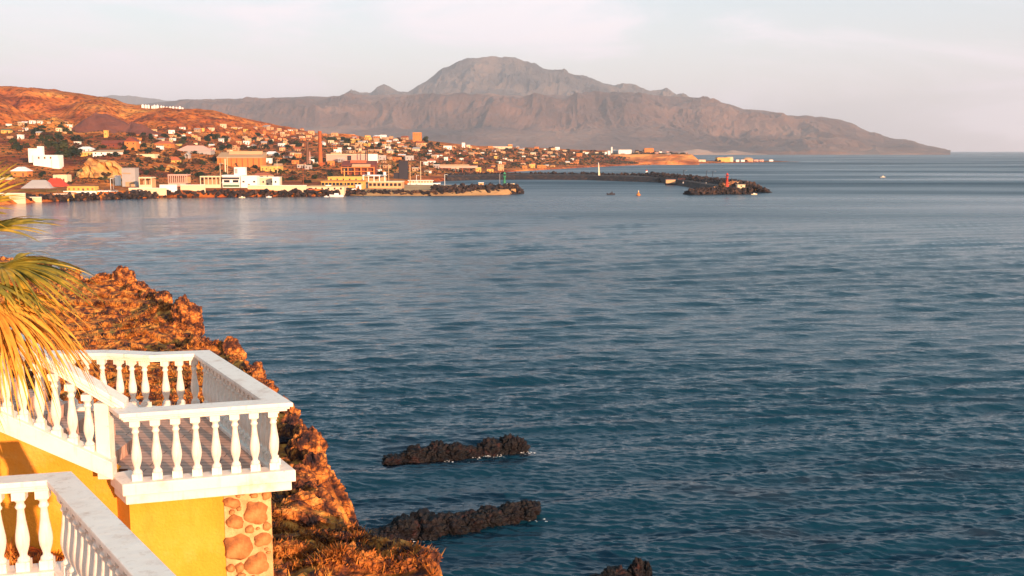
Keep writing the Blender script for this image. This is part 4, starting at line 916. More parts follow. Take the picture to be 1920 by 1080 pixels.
bld(998, 315, 11, 7, 'yellow', 'flat', 'cream', 'square yellow beach house left of the gabled beach house', 'house', wins=2); lm(998, 311, 'the square yellow beach house')
bld(984, 316, 9, 5, 'orange', 'flat', 'yellow', 'small orange beach house left of the square yellow beach house', 'house', wins=1)
bld(1016, 315, 17, 5, 'orange', 'flat', 'yellow', 'long orange beach house right of the square yellow beach house', 'house', wins=3)
bld(897, 322, 10, 8, 'yellow', 'flat', 'cream', 'yellow house facing the basin, left of a dark red roof', 'house', wins=2); lm(905, 318, 'the yellow basin house')
bld(919, 322, 12, 8, 'yellow', 'hip', 'maroon', 'yellow house with dark red roof facing the basin', 'house', wins=2)
bld(939, 320, 11, 11, 'peach', 'flat', 'peach', 'tall peach house right of the dark red roofed basin house', 'house', wins=2, floors=2)
bld(853, 321, 14, 6, 'cream', 'flat', 'pink', 'cream hut under the right end of the loading gallery', 'house', wins=2)
bld(836, 302, 7, 7, 'white', 'flat', 'white', 'white cube house above the loading gallery', 'house', wins=1)
bld(325, 305, 20, 11, 'yellow', 'hip', 'terracotta', 'house with bright red roof left below the long pink-roofed shed', 'house', wins=2, rh=.6)
bld(305, 276, 30, 12, 'orange', 'hip', 'terracotta', 'wide terracotta roofed house right of the long dark red building', 'house', wins=3, rh=.45)
bld(299, 281, 11, 7, 'white', 'flat', 'white', 'white extension below the wide terracotta roofed house', 'house', wins=1)
bld(196, 291, 44, 10, 'white', 'mono', 'tan', 'long white house with a tan roof on top of the tan bluff', 'house', wins=4, rh=.4); lm(196, 285, 'the long white bluff house')
bld(158, 284, 26, 9, 'white', 'hip', 'white', 'white roofed house left of the long white bluff house', 'house', wins=3, rh=.5)
bld(166, 292, 30, 6, 'yellow', 'slab', 'cream', 'low yellow arcaded house below the white roofed house', 'house', wins=5, wsz=(.8, .9))
bld(144, 272, 10, 6, 'white', 'flat', 'white', 'white cube house among the trees above the white villa', 'house', wins=1)
bld(37, 261, 9, 8, 'white', 'flat', 'white', 'white cube house above the palm fronds at the far left', 'house', wins=1)
bld(46, 245, 7, 5, 'white', 'flat', 'white', 'small white house at the foot of the left hill', 'house', wins=1)
bld(273, 294, 34, 5, 'cream', 'parapet', None, 'long pale wall-like house on the second tan bluff', 'house', wins=0)
bld(10, 250, 16, 8, 'yellow', 'gable', 'greenish', 'yellow house with green roof at the far left edge', 'house', wins=2, rh=.3); lm(10, 248, 'the green-roofed house at the left edge')
bld(36, 331, 30, 18, 'orange', 'gabley', 'white', 'orange gabled house with white roof edges below the white villa', 'house', wins=2, rh=.45); lm(36, 325, 'the orange gabled house')
bld(8, 345, 22, 12, 'rust', 'gable', 'cream', 'rust coloured house left of the orange gabled house', 'house', wins=2)
bld(113, 342, 26, 14, 'cream', 'parapet', None, 'cream house at the foot of the tan bluff behind the striped tent', 'house', wins=2)
# crest cemetery: white tombs row
rs = random.Random(11)
for i in range(22):
    x = 268 + i * 5.7 + rs.uniform(-1, 1); h_ = rs.uniform(3, 6.5); g = ground(x, 203.5)
    if g is None: continue
    q = np.interp(x, [268, 300, 400], [198.5, 200.8, 207.5]); g = P(x, q + 1.5, 1436); k = 1436 / FPX
    r = empty('tomb', g, 'white tomb in the row along the hill crest against the mountain', 'tomb', 'white tombs along the hill crest'); put('wall', 'box', 'white', r, (0, 0, -2.5), (rs.uniform(2.2, 4.5) * k, 2, h_ * .6 * k + 2.5)); put('roof', 'gabley', 'white', r, (0, 0, h_ * .6 * k), (3 * k, 2, h_ * .3 * k))
# ------------------------------------------------------------------ the many houses
rs = random.Random(21)
MAN = [(o.location.x, o.location.y) for o in C.objects if o.type == 'EMPTY' and o.get('category')]
zones = [ # px range, py range, count, size range px, palette weights
 ((455, 640), (240, 278), 62, (5, 11), 'white cream peach peach peach orange tan orange tan'),
 ((620, 800), (256, 288), 66, (5, 12), 'white cream peach peach orange yellow tan tan orange'),
 ((800, 1090), (276, 300), 54, (4, 10), 'cream peach tan tan orange white'),
 ((860, 1090), (298, 314), 22, (5, 9), 'cream peach orange yellow white'),
 ((1090, 1300), (284, 291), 18, (4, 8), 'white cream peach pink'),
 ((330, 470), (238, 285), 34, (6, 12), 'white cream peach orange yellow tan'),
 ((250, 330), (246, 272), 14, (6, 11), 'white cream peach orange'),
 ((10, 130), (228, 262), 16, (6, 11), 'white cream peach tan'),
 ((520, 640), (280, 318), 20, (7, 16), 'white cream tan grey peach orange'),
 ((700, 830), (290, 326), 18, (7, 16), 'white cream tan grey peach orange'),
]
cnt = 0; recs = []; placed = []
for (x0, x1), (y0, y1), n_, (s0, s1), pal in zones:
    pal = pal.split(); tries = 0; k_ = 0
    while k_ < n_ and tries < n_ * 12:
        tries += 1; px = rs.uniform(x0, x1); py = rs.uniform(y0, y1); g = ground(px, py)
        if g is None: continue
        wpx = rs.uniform(s0, s1); hpx = min(wpx * rs.uniform(.38, .75), 8)
        if any(abs(px - a) < (wpx + c) * .42 and abs(py - b) < 3.2 for a, b, c in placed): continue
        if any(abs(px - a) < 22 and -4 < py - b < 14 for a, b, c_ in LM if c_.startswith(('the tallest', 'the long dark red', 'the long orange', 'the rusty', 'the tall dark', 'the long pink', 'the big orange', 'the long loading'))): continue
        placed.append((px, py, wpx)); colr = rs.choice(pal); roof = rs.choice(['flat', 'flat', 'parapet', 'gable', 'mono', 'hip', 'flat'])
        rc = colr if roof in ('parapet',) else rs.choice(['terracotta', 'tan', 'white', 'grey', 'brown', colr, 'cream']) if roof in ('flat', 'mono') else rs.choice(['terracotta', 'rust', 'tan', 'brown', 'grey'])
        r = bld(px, py, wpx, hpx, colr, roof, rc, None, 'house', rz=rs.uniform(-.5, .35), rh=.4, wins=(1 if wpx < 7 else 2) if wpx * g.y / FPX > 4 and hpx > 3 else 0, group='small houses scattered over the town slopes')
        sz = 'tiny' if wpx < 6.5 else 'small' if wpx < 9 else 'wide' if wpx > 1.9 * hpx else 'bigger'
        kind = {'flat': rc + ' flat-roofed' if rc != colr else 'flat-roofed', 'parapet': 'boxy', 'gable': rc + ' gabled', 'hip': rc + ' hip-roofed', 'mono': rc + ' lean-to'}[roof]
        best = min(LM, key=lambda q: math.hypot(px - q[0], (py - q[1]) * 1.6)); dx, dy = px - best[0], py - best[1]
        rel = ('right of ' if dx > 0 else 'left of ') if abs(dx) > abs(dy) * 1.3 else ('below ' if dy > 0 else 'above ')
        far = '' if math.hypot(dx, dy) < 40 else 'well '
        recs.append((r, px, f'{sz} {colr} {kind} house', far + rel + best[2])); k_ += 1; cnt += 1
from collections import defaultdict
def ordinal_labels(recs):
    byk = defaultdict(list)
    for r, px, a, b in recs: byk[(a, b)].append((px, r))
    on = ['', 'second', 'third', 'fourth', 'fifth', 'sixth', 'seventh', 'eighth', 'ninth', 'tenth']
    for (a, b), L_ in byk.items():
        L_.sort(key=lambda q: q[0]); n = len(L_)
        for i, (px, r) in enumerate(L_):
            if n == 1: r['label'] = f'{a} {b}'
            elif i == 0: r['label'] = f'leftmost {a} {b}'
            elif i == n - 1: r['label'] = f'rightmost {a} {b}'
            else: r['label'] = f'{on[min(i, 9)]} {a} from left {b}'
ordinal_labels(recs)
print('houses', cnt, 'objects', len(bpy.data.objects))
# ================================================================== TOWN TREES
def leafmat(name, a, b_):
    return mat(name, [a, b_], scale=.35, rough=.85, rng=(.35, .65), spec=.15)
M['leaf'] = leafmat('olive_foliage', (.022, .032, .016), (.060, .062, .022)); M['leafp'] = leafmat('dry_foliage', (.05, .028, .022), (.12, .06, .03)); M['leafd'] = leafmat('dark_foliage', (.012, .022, .018), (.03, .042, .022))
M['bark'] = flat('bark', (.10, .06, .04))
def crown(name, seed, r=1.0, n=420, lobes=7, leaf=.17):
    rs = random.Random(seed); mb = MB(); cs = [(rs.uniform(-.55, .55), rs.uniform(-.5, .5), rs.uniform(.25, 1.0), rs.uniform(.32, .55)) for _ in range(lobes)]
    for i in range(n):
        x, y, z, q = rs.choice(cs); d = Vector((rs.gauss(0, 1), rs.gauss(0, 1), rs.gauss(0, .8))).normalized() * q * rs.random() ** .33
        p = Vector((x, y, z)) + d; nn = (d + Vector((rs.uniform(-.4, .4), rs.uniform(-.4, .4), rs.uniform(0, .5)))).normalized()
        a = nn.cross(Vector((0, 0, 1)) if abs(nn.z) < .9 else Vector((1, 0, 0))).normalized(); b = nn.cross(a); s = leaf * rs.uniform(.6, 1.3)
        mb.add([p - a * s, p - b * s * .7, p + a * s, p + b * s * .7], [(0, 1, 2, 3)])
    return mb.mesh(name)
CR = []
for i in range(6):
    me = crown('crown', 40 + i); me.materials.append([M['leaf'], M['leafd'], M['leafp']][i % 3]); CR.append(me)
mb = MB(); mb.tube((0, 0, -1), (0, 0, .5), .09, .05, 6); 
for a in range(4): mb.tube((0, 0, .3), (.35 * math.cos(a * 1.6), .35 * math.sin(a * 1.6), .75), .045, .02, 5)
TRK = mb.mesh('trunk'); TRK.materials.append(M['bark'])
def palmcrown(seed):
    rs = random.Random(seed); mb = MB()
    for i in range(26):
        a = rs.uniform(0, 6.28); e = rs.uniform(-.7, 1.2); L_ = rs.uniform(.8, 1.1); pv = None
        for j in range(5):
            t = j / 4; h = math.sin(e) * L_ * t - .55 * t * t * L_; rr = math.cos(e) * L_ * t; c = Vector((math.cos(a) * rr, math.sin(a) * rr, h)); sd = Vector((-math.sin(a), math.cos(a), 0)) * .13 * math.sin(math.pi * min(1, t * .9 + .1))
            if pv: mb.add([pv[0], pv[1], c + sd - Vector((0, 0, .05)), c - sd - Vector((0, 0, .05))], [(0, 1, 2, 3)])
            pv = (c - sd - Vector((0, 0, .05)), c + sd - Vector((0, 0, .05)))
    return mb.mesh('crown')
PC = palmcrown(3); PC.materials.append(M['leafd'])
mb = MB(); mb.tube((0, 0, -1), (.0, 0, 1), .035, .025, 7); PTK = mb.mesh('trunk'); PTK.materials.append(M['bark'])
rt = random.Random(77); trecs = []
tz = [((20, 130), (240, 285), 30, 7, 12), ((130, 240), (262, 300), 20, 6, 10), ((95, 150), (262, 300), 16, 10, 18), ((240, 330), (255, 330), 44, 6, 11), ((330, 470), (250, 345), 62, 6, 12), ((470, 620), (255, 345), 62, 6, 11), ((620, 830), (262, 302), 64, 5, 9), ((690, 830), (300, 330), 16, 5, 9), ((820, 1090), (279, 312), 76, 3.5, 7), ((1090, 1300), (283, 291), 16, 3, 5), ((1300, 1400), (302.4, 303), 7, 3, 5), ((0, 140), (325, 352), 12, 6, 11), ((145, 240), (312, 345), 10, 7, 12)]
for (x0, x1), (y0, y1), n_, s0, s1 in tz:
    for _ in range(n_):
        px, py = rt.uniform(x0, x1), rt.uniform(y0, y1); g = ground(px, py)
        if g is None: continue
        k = g.y / FPX; s = rt.uniform(s0, s1) * k * .78; isp = rt.random() < .10
        best = min(LM, key=lambda q: math.hypot(px - q[0], (py - q[1]) * 1.6)); dx, dy = px - best[0], py - best[1]
        rel = ('right of ' if dx > 0 else 'left of ') if abs(dx) > abs(dy) * 1.3 else ('below ' if dy > 0 else 'above ')
        ci = rt.randrange(6); far = '' if math.hypot(dx, dy) < 40 else 'well '
        sz = 'small' if s / k < 6.5 else 'big'
        r = empty('palm_tree' if isp else 'tree', g - Vector((0, 0, .3)), None, 'palm' if isp else 'tree', 'trees growing between the town houses', rt.uniform(0, 6))
        if isp:
            o = bpy.data.objects.new('trunk', PTK); C.objects.link(o); o.parent = r; o.scale = (s * 1.2, s * 1.2, s * 1.5); o = bpy.data.objects.new('crown', PC); C.objects.link(o); o.parent = r; o.location = (0, 0, s * 1.5); o.scale = (s * .8,) * 3
            trecs.append((r, px, 'slim palm tree', far + rel + best[2]))
        else:
            o = bpy.data.objects.new('trunk', TRK); C.objects.link(o); o.parent = r; o.scale = (s, s, s * .8); o = bpy.data.objects.new('crown', CR[ci]); C.objects.link(o); o.parent = r; o.location = (0, 0, s * .1); o.scale = (s * 1.15, s * 1.15, s * rt.uniform(.7, 1.0))
            trecs.append((r, px, f"{sz} {['olive green', 'dark green', 'brown'][ci % 3]} tree", far + rel + best[2]))
ordinal_labels(trecs)
for r_, *_x in trecs + recs:
    w_ = r_['label'].split()
    if len(w_) > 16: r_['label'] = ' '.join(x for x in w_ if x not in ('from', 'the', 'well', 'long'))
# low scrub between the houses: nobody could count it
rs = random.Random(5)
for nm, cnt_, mt, xr in (('slope_scrub', 4200, M['leafp'], (0, 1300)), ('slope_scrub', 4500, M['leafd'], (0, 1300))):
    mb = MB()
    for _ in range(cnt_):
        px = rs.uniform(*xr); j = int(np.clip(np.searchsorted(cols, px), 1, len(cols) - 1)); i = int(np.searchsorted(tts, rs.uniform(2.05, 5.2))); p = Vector((XX[i, j], YY[i, j], ZZ[i, j])) + Vector((rs.uniform(-2, 2), rs.uniform(-3, 3), 0))
        k = p.y / FPX; s = rs.uniform(.8, 2.4) * k
        for q in range(5):
            d = Vector((rs.uniform(-1, 1), rs.uniform(-1, 1), rs.uniform(0, .8))) * s; a = Vector((rs.uniform(-1, 1), rs.uniform(-1, 1), rs.uniform(-.3, .3))).normalized() * s * .8; b = Vector((rs.uniform(-.4, .4), rs.uniform(-.4, .4), 1)).normalized() * s * .6
            mb.add([p + d - a, p + d - b, p + d + a, p + d + b], [(0, 1, 2, 3)])
    tag(mb.build(nm, mt), kind='stuff')
# ================================================================== HARBOUR THINGS
def mast(px, py, hpx, D, label, colr='cream', arm=True, name='lamp_post', cat='lamp post', rpx=.7, group=None):
    g0 = P(px, py, D) if px > 1200 else base_at(px, py, D); k = g0.y / FPX; r = empty(name, g0, label, cat, group); put('pole', 'cyl', colr, r, (0, 0, -.5), (rpx * k, rpx * k, hpx * k + .5))
    if arm: put('arm', 'box', colr, r, (.7, 0, hpx * k), (1.8, .14, .14)); put('lamp_head', 'box', 'grey', r, (1.6, 0, hpx * k - .18), (.7, .3, .16))
    put('foot', 'box', 'grey', r, (0, 0, -.8), (.7, .7, 1.0))
for i, (x, y, h, D_, c_, w_) in enumerate([(414, 352, 45, 600, 'cream', 1.0), (423, 330, 32, 620, 'cream', 2.6), (427, 330, 34, 622, 'cream', 1.0), (729, 350, 42, 665, 'tan', 1.6), (769, 345, 36, 690, 'peach', 1.6), (789, 347, 44, 670, 'cream', 1.0), (646, 352, 35, 670, 'yellow', 1.4), (713, 328, 18, 720, 'cream', .9), (781, 345, 16, 700, 'white', .8), (569, 350, 34, 660, 'rust', .9), (834, 352, 24, 640, 'white', .8), (208, 357, 22, 575, 'white', .8), (213, 357, 24, 575, 'grey', .8), (520, 325, 24, 700, 'cream', .8)]):
    mast(x, y, h, D_, ['leftmost slim mast just left of the white waterfront building', 'thick pale post behind the white waterfront building', 'thin pale mast right beside the thick pale post', 'tan mast on the quay right of the pier terminal', 'peach mast left of the long white moored boat', 'tallest pale mast beside the long white moored boat', 'yellow post standing before the yellow quay shed', 'short pale mast behind the pier terminal roof', 'short white mast between the two tall quay masts', 'rust red mast on the cream quay wall', 'white lamp mast halfway along the inner mole', 'white lamp post left of the plain tall grey block', 'grey lamp post beside the white pylon building', 'thin mast above the pale shop row'][i], c_, arm=w_ < 1.3, name='mast' if w_ >= 1.3 else 'lamp_post', cat='mast', rpx=w_)
def beacon(px, py, hpx, D, colr, label):
    g0 = P(px, py, D) if px > 1200 else base_at(px, py, D); k = g0.y / FPX; h = hpx * k; r = empty('light_beacon', g0, label, 'beacon'); mb = MB(); mb.lathe([(-1, 1.2), (0, 1.2), (.35, .85), (h * .62, .5), (h * .63, .9), (h * .68, .9), (h * .685, .5), (h * .84, .5), (h * .845, .8), (h * .87, .8), (h * .96, .15), (h, .05)], n=14); link('tower', mb.mesh('tower'), CM[colr], r)
    put('lantern', 'cyl', 'glass', r, (0, 0, h * .70), (1.08, 1.08, h * .12)); mb = MB()
    for a in range(8): mb.tube((0.85 * math.cos(a * .785), 0.85 * math.sin(a * .785), h * .68), (0.85 * math.cos(a * .785), 0.85 * math.sin(a * .785), h * .68 + .9), .05)
    link('railing', mb.mesh('railing'), CM[colr], r)
beacon(946, 350, 28, 645, 'signgreen', 'green light beacon at the tip of the inner mole'); beacon(1363, 348, 24, 590, 'red', 'tall red light beacon at the head of the outer breakwater')
mast(937, 348, 22, 650, 'thin grey pole just left of the green light beacon', 'grey', arm=False, name='pole', cat='pole', rpx=.8)
for i, x in enumerate((1281, 1324, 1336)): mast(x, 341.5 + (x - 1281) * .03, 22, 650, ['leftmost', 'middle', 'rightmost'][i] + ' dark lamp post along the outer breakwater', 'dark', rpx=.8, group='dark lamp posts along the outer breakwater')
r = empty('marker_tower', P(1212, 327, 950), 'small white marker tower behind the outer breakwater', 'tower'); put('shaft', 'cyl', 'white', r, (0, 0, -2), (2.2, 2.2, 5.2)); put('cap', 'cyl', 'red', r, (0, 0, 3.22), (1.6, 1.6, .9)); put('plinth', 'box', 'dark', r, (0, 0, -4.4), (6, 6, 2.39))
# things at the mole heads
bld(958, 352, 13, 7, 'yellow', 'flat', 'cream', 'small yellow hut beside the green light beacon', 'hut', 'hut', wins=1, D=640)
bld(902, 350, 9, 7, 'peach', 'flat', 'white', 'small peach hut halfway along the inner mole', 'hut', 'hut', wins=1, D=650)
bld(1390, 350.5, 14, 3.5, 'cream', 'flat', 'cream', 'low pale hut right of the red light beacon', 'hut', 'hut', wins=1, D=575, door=False)
bld(1381, 347, 7, 4, 'peach', 'flat', 'cream', 'tiny hut behind the low pale hut near the red beacon', 'hut', 'hut', wins=0, D=600, door=False)
r = empty('moored_pontoon', Pz(1261, 347, 0), 'dark pontoon with a pale cabin inside the outer breakwater', 'pontoon'); put('float', 'box', 'dark', r, (2, 0, -.5), (14, 5, 1.9)); put('cabin', 'box', 'peach', r, (-1.6, 0, 1.41), (6.6, 3.6, 2.2)); put('cabin_roof', 'box', 'pink', r, (-1.6, 0, 3.612), (7, 4, .2))
for x in (4, 5.6, 7.2, 8.4): put('post', 'cyl', 'maroon', r, (x, -1.6, 1.41), (.25, .25, 3.4))
put('rail', 'box', 'maroon', r, (6.2, -1.6, 4.3), (5, .2, .2))
def piles(): 
    for i in range(9):
        px = 1278 + i * 8 + rt.uniform(-1, 1); r = Pz(px, 347 + i * .8, 0); o = bpy.data.objects.new('mooring_pile', unit('cyl', 'tan')); C.objects.link(o); o.location = (r.x, r.y, -1); o.scale = (.45, .45, 3.0 + rt.random()); tag(o, 'wooden mooring pile in the row inside the outer breakwater', 'pile', 'mooring piles inside the outer breakwater')
piles()
def hullmesh(L_, W_, H_):
    mb = MB(); n = 9; rows = []
    for i in range(n):
        t = i / (n - 1); x = -L_ / 2 + L_ * t; w = W_ / 2 * (1 - max(0, (t - .45) / .55) ** 2.2) * (.85 + .15 * min(1, t * 4)); h = H_ * (1 + .35 * t ** 3)
        rows.append([(x, -w, h), (x, -w * .75, -.25), (x, w * .75, -.25), (x, w, h)])
    vs = [p for r_ in rows for p in r_]; fs = [(4 * i + j, 4 * i + 4 + j, 4 * i + 5 + j, 4 * i + 1 + j) for i in range(n - 1) for j in range(3)] + [(0, 1, 2, 3)] + [(4 * i + 3, 4 * i + 7, 4 * i + 4, 4 * i) for i in range(n - 1)]
    mb.add(vs, fs); me = mb.mesh('hull'); fixn(me); return me
# sailing boat
r = empty('sailing_boat', Pz(1123, 337, 0), 'white-masted sailing boat moored in the harbour basin', 'sailing boat', rz=rad(200)); me = hullmesh(10, 3.2, 1.1); link('hull', me, CM['white'], r); put('cabin', 'box', 'grey', r, (-.5, 0, 1.1), (4, 1.9, .9)); put('mast', 'cyl', 'white', r, (.6, 0, 1), (.36, .36, 13.5)); put('boom', 'box', 'white', r, (-1.6, 0, 2.3), (4.2, .2, .2)); mb = MB(); mb.hexa([(.4, -.28, 2.5), (-1.2, -.1, 2.5), (-1.2, .1, 2.5), (.4, .28, 2.5)], [(.5, -.14, 13.5), (.2, -.05, 13.5), (.2, .05, 13.5), (.5, .14, 13.5)]); link('furled_sail', mb.mesh('furled_sail'), CM['cream'], r)
# motor boats
def mboat(px, py, L_, rz, label, hc='white', z=0, cc='white'):
    r = empty('motor_boat', Pz(px, py, z), label, 'motor boat', rz=rz); link('hull', hullmesh(L_, L_ * .3, L_ * .13), CM[hc], r); put('cabin', 'box', cc, r, (0, 0, L_ * .13), (L_ * .3, L_ * .2, L_ * .12)); put('windscreen', 'box', 'glass', r, (L_ * .16, 0, L_ * .14), (.08, L_ * .18, L_ * .09)); put('outboard_motor', 'box', 'dark', r, (-L_ * .52, 0, -.1), (.4, .5, 1.1)); return r
mboat(631, 369, 7.5, rad(185), 'white motor boat moored along the rubble left of the inner mole')
mboat(612, 369.5, 2.8, rad(175), 'tiny white dinghy left of the moored white motor boat')
mboat(504, 370, 2.8, rad(10), 'tiny white dinghy below the pale shop row', 'white'); mboat(454, 371, 3.2, rad(0), 'tiny pale dinghy below the white waterfront building', 'cream')
mboat(1146, 365, 4.6, rad(15), 'dark motor boat with a person aboard, crossing the basin entrance', 'dark', cc='dark')
mboat(1655, 333, 6, rad(20), 'distant pale boat alone on the open sea at the right', 'grey', cc='cream')
mboat(1414, 365, 3.4, rad(5), 'small pale dinghy at the tip of the outer breakwater', 'cream')
# person standing in the dark boat
from mathutils import Matrix as _M
g = Pz(1147.5, 365, 0); mb = MB(g)
mb.lathe([(.35, .10), (.6, .15), (1.0, .17), (1.15, .16), (1.45, .21), (1.62, .19), (1.70, .07), (1.75, .07), (1.80, .10), (1.90, .115), (2.0, .09), (2.04, .03)], (g.x, g.y, 0), n=10)
for s_ in (-1, 1): mb.tube(g + Vector((s_ * .2, 0, 1.58)), g + Vector((s_ * .3, -.12, 1.2)), .06, .05, 6)
for s_ in (-1, 1): mb.tube(g + Vector((s_ * .09, 0, .75)), g + Vector((s_ * .11, 0, .3)), .09, .06, 6)
tag(mb.build('person', CM['dark']), 'person in dark clothes standing in the small dark boat', 'person')
# buoy
r = empty('buoy', Pz(1197, 366.5, 0), 'orange buoy with a pale topmark floating at the basin entrance', 'buoy'); mb = MB(); mb.lathe([(-.4, .5), (0, 1.1), (.5, 1.15), (.8, .8), (1.5, .35), (2.0, .25), (2.05, .05)], n=12); link('float', mb.mesh('float'), CM['orange'], r); put('topmark', 'cyl', 'cream', r, (0, 0, 2.0), (.6, .6, .7))
# parked cars on the quay
def carproto():
    r = empty('car', (0, 0, 0), None, 'car'); put('body', 'box', 'white', r, (0, 0, .35), (4.2, 1.75, .6)); mb = MB(); mb.hexa([(-1.3, -.8, .95), (1.1, -.8, .95), (1.1, .8, .95), (-1.3, .8, .95)], [(-1.0, -.68, 1.5), (.5, -.68, 1.5), (.5, .68, 1.5), (-1.0, .68, 1.5)]); link('cabin', mb.mesh('cabin'), CM['glass'], r)
    for x in (-1.3, 1.3):
        for y in (-.8, .8):
            mb = MB(); mb.tube((x, y - .1, .33), (x, y + .1, .33), .33, n=12); link('wheel', mb.mesh('wheel'), CM['black'], r)
    return r
cp = carproto(); cs_ = [(186, 361, 572, 'white'), (200, 361, 575, 'white'), (213, 361, 577, 'grey'), (252, 361, 583, 'dark'), (262, 360.5, 584, 'white'), (652, 357, 660, 'dark'), (661, 357, 661, 'white'), (583, 357.5, 648, 'terracotta'), (540, 357.5, 642, 'white')]
for i, (x, y, D_, c_) in enumerate(cs_):
    lb = ['leftmost white car right of the low yellow restaurant', 'second white car right of the low yellow restaurant', 'grey car in front of the white pylon building', 'dark car below the grey block', 'white car right of the dark car below the grey block', 'dark car in front of the yellow quay shed', 'white car right of the dark car before the quay shed', 'terracotta red car on the quay below the dark brown chimney', 'white car at the right end of the pale shop row'][i]
    if i == 0: r = cp; chs = list(cp.children)
    else:
        r = cp.copy(); C.objects.link(r)
        for ch in chs: q = ch.copy(); C.objects.link(q); q.parent = r
        for q in r.children:
            if q.name.startswith('body'): q.data = unit('box', c_)
    r.location = base_at(x, y, D_) + Vector((0, 0, .05)); r['label'] = lb; r['category'] = 'car'; r['group'] = 'cars parked along the waterfront'
# ================================================================== NEAR VEGETATION AND ROCKS
def mulmat(name, a, b_, c_, sc=2.5):
    m = mat(name, [a, b_, c_], scale=sc, rough=.8, rng=(.3, .7), spec=.2); return m
rs = random.Random(8)
def headpts(n, X0=0, X1=800, Y0=485, Y1=1085):
    out_ = []; t = 0
    while len(out_) < n and t < n * 30:
        t += 1; px = rs.uniform(X0, X1); py = rs.uniform(Y0, Y1)
        d = ray(px, py)
        y = rs.uniform(12.5, 70) if rs.random() < .5 else rs.uniform(12.5, 35)
        # walk along the ray until the ground is met
        lo = None
        k0 = 11.0 / d.y; ks = np.geomspace(11.5, 80, 60); zr = CAMZ + d.z * ks / d.y; xr = d.x * ks / d.y
        zg = headland_z(xr[None], ks[None])[0]; hit = np.where(zg > zr)[0]
        if len(hit) == 0 or hit[0] == 0: continue
        i = hit[0]; x, yy, z = xr[i], ks[i], zg[i]
        if z < 12: continue
        if inbal(x, yy): continue
        out_.append((x, yy, z))
    return out_
def inbal(x, y):
    return 11.6 < y < TDY + .1 and x < TCX - (y - 12.2) * .6 + .05
PTS = headpts(6500) + headpts(1500, 500, 810, 930, 1085)
HZ0 = PTS; PTS_S = sdist(np.array([p[0] for p in PTS]), np.array([p[1] for p in PTS]), LAND); ALLP = [(p, s_) for p, s_ in zip(PTS, PTS_S)]; HZ0 = [p for p, s_ in ALLP if s_ > 1.0 or not (17 < p[1] < 27)]; EDGEP = [p for p, s_ in ALLP if s_ <= 1.0]
def scrubset(name, pts, m, mk):
    mb = MB()
    for p in pts: mk(mb, Vector(p))
    return tag(mb.build(name, m), kind='stuff')
def grass(mb, p):
    sc = rs.uniform(.7, 1.3) * (.8 + p.y * .014)
    for i in range(11):
        a = rs.uniform(0, 6.28); h = rs.uniform(.05, .16) * sc; l = rs.uniform(.03, .16) * sc; w = .008 * sc + .0005 * p.y; q = p + Vector((rs.gauss(0, .06), rs.gauss(0, .06), -.02)); s = Vector((-math.sin(a), math.cos(a), 0)) * w
        mb.add([q - s, q + s, q + Vector((math.cos(a) * l, math.sin(a) * l, h))], [(0, 1, 2)])
def bush(mb, p):
    r = rs.uniform(.07, .24) * (.8 + p.y * .012); n = 60
    for i in range(n):
        d = Vector((rs.gauss(0, 1), rs.gauss(0, 1), abs(rs.gauss(0, .8)))).normalized(); q = p + d * r * rs.uniform(.1, .5); e = p + d * r * rs.uniform(.7, 1.15) + Vector((rs.gauss(0, .1), rs.gauss(0, .1), rs.gauss(0, .1))) * r; a = d.cross(Vector((rs.random(), rs.random(), rs.random()))).normalized() * r * rs.uniform(.035, .08)
        mb.add([q - a, q + a, e + a * .3, e - a * .3], [(0, 1, 2, 3)])
def rubblep(mb, p):
    s = rs.uniform(.03, .13) * (.8 + p.y * .012); mtx = Matrix.Translation(p) @ Matrix.Rotation(rs.uniform(0, 6), 4, Vector((rs.random(), rs.random(), rs.random() + .1)).normalized())
    vs = [mtx @ Vector((x * s * rs.uniform(.5, 1.1), y * s * rs.uniform(.5, 1.1), z * s * rs.uniform(.5, 1.1))) for z in (-1, 1) for y in (-1, 1) for x in (-1, 1)]
    mb.add(vs, [(0, 2, 3, 1), (4, 5, 7, 6), (0, 1, 5, 4), (2, 6, 7, 3), (0, 4, 6, 2), (1, 3, 7, 5)])
n_ = len(HZ0); rs.shuffle(HZ0)
WB = [(x_, y_, hz1(x_, y_)) for x_, y_ in [(rs.uniform(-6.6, -2.6), rs.uniform(10.6, 11.95)) for _ in range(420)]]
scrubset('dry_grass', WB + HZ0[:int(n_ * .45)], M['drygrass'], grass)
scrubset('rusty_scrub', WB[:110] + HZ0[int(n_ * .45):int(n_ * .58)], M['scrub_o'], bush)
scrubset('dark_scrub', HZ0[int(n_ * .58):int(n_ * .65)], M['scrub_d'], bush)
scrubset('loose_stones', HZ0[int(n_ * .65):] + EDGEP, M['outcrop'], rubblep)
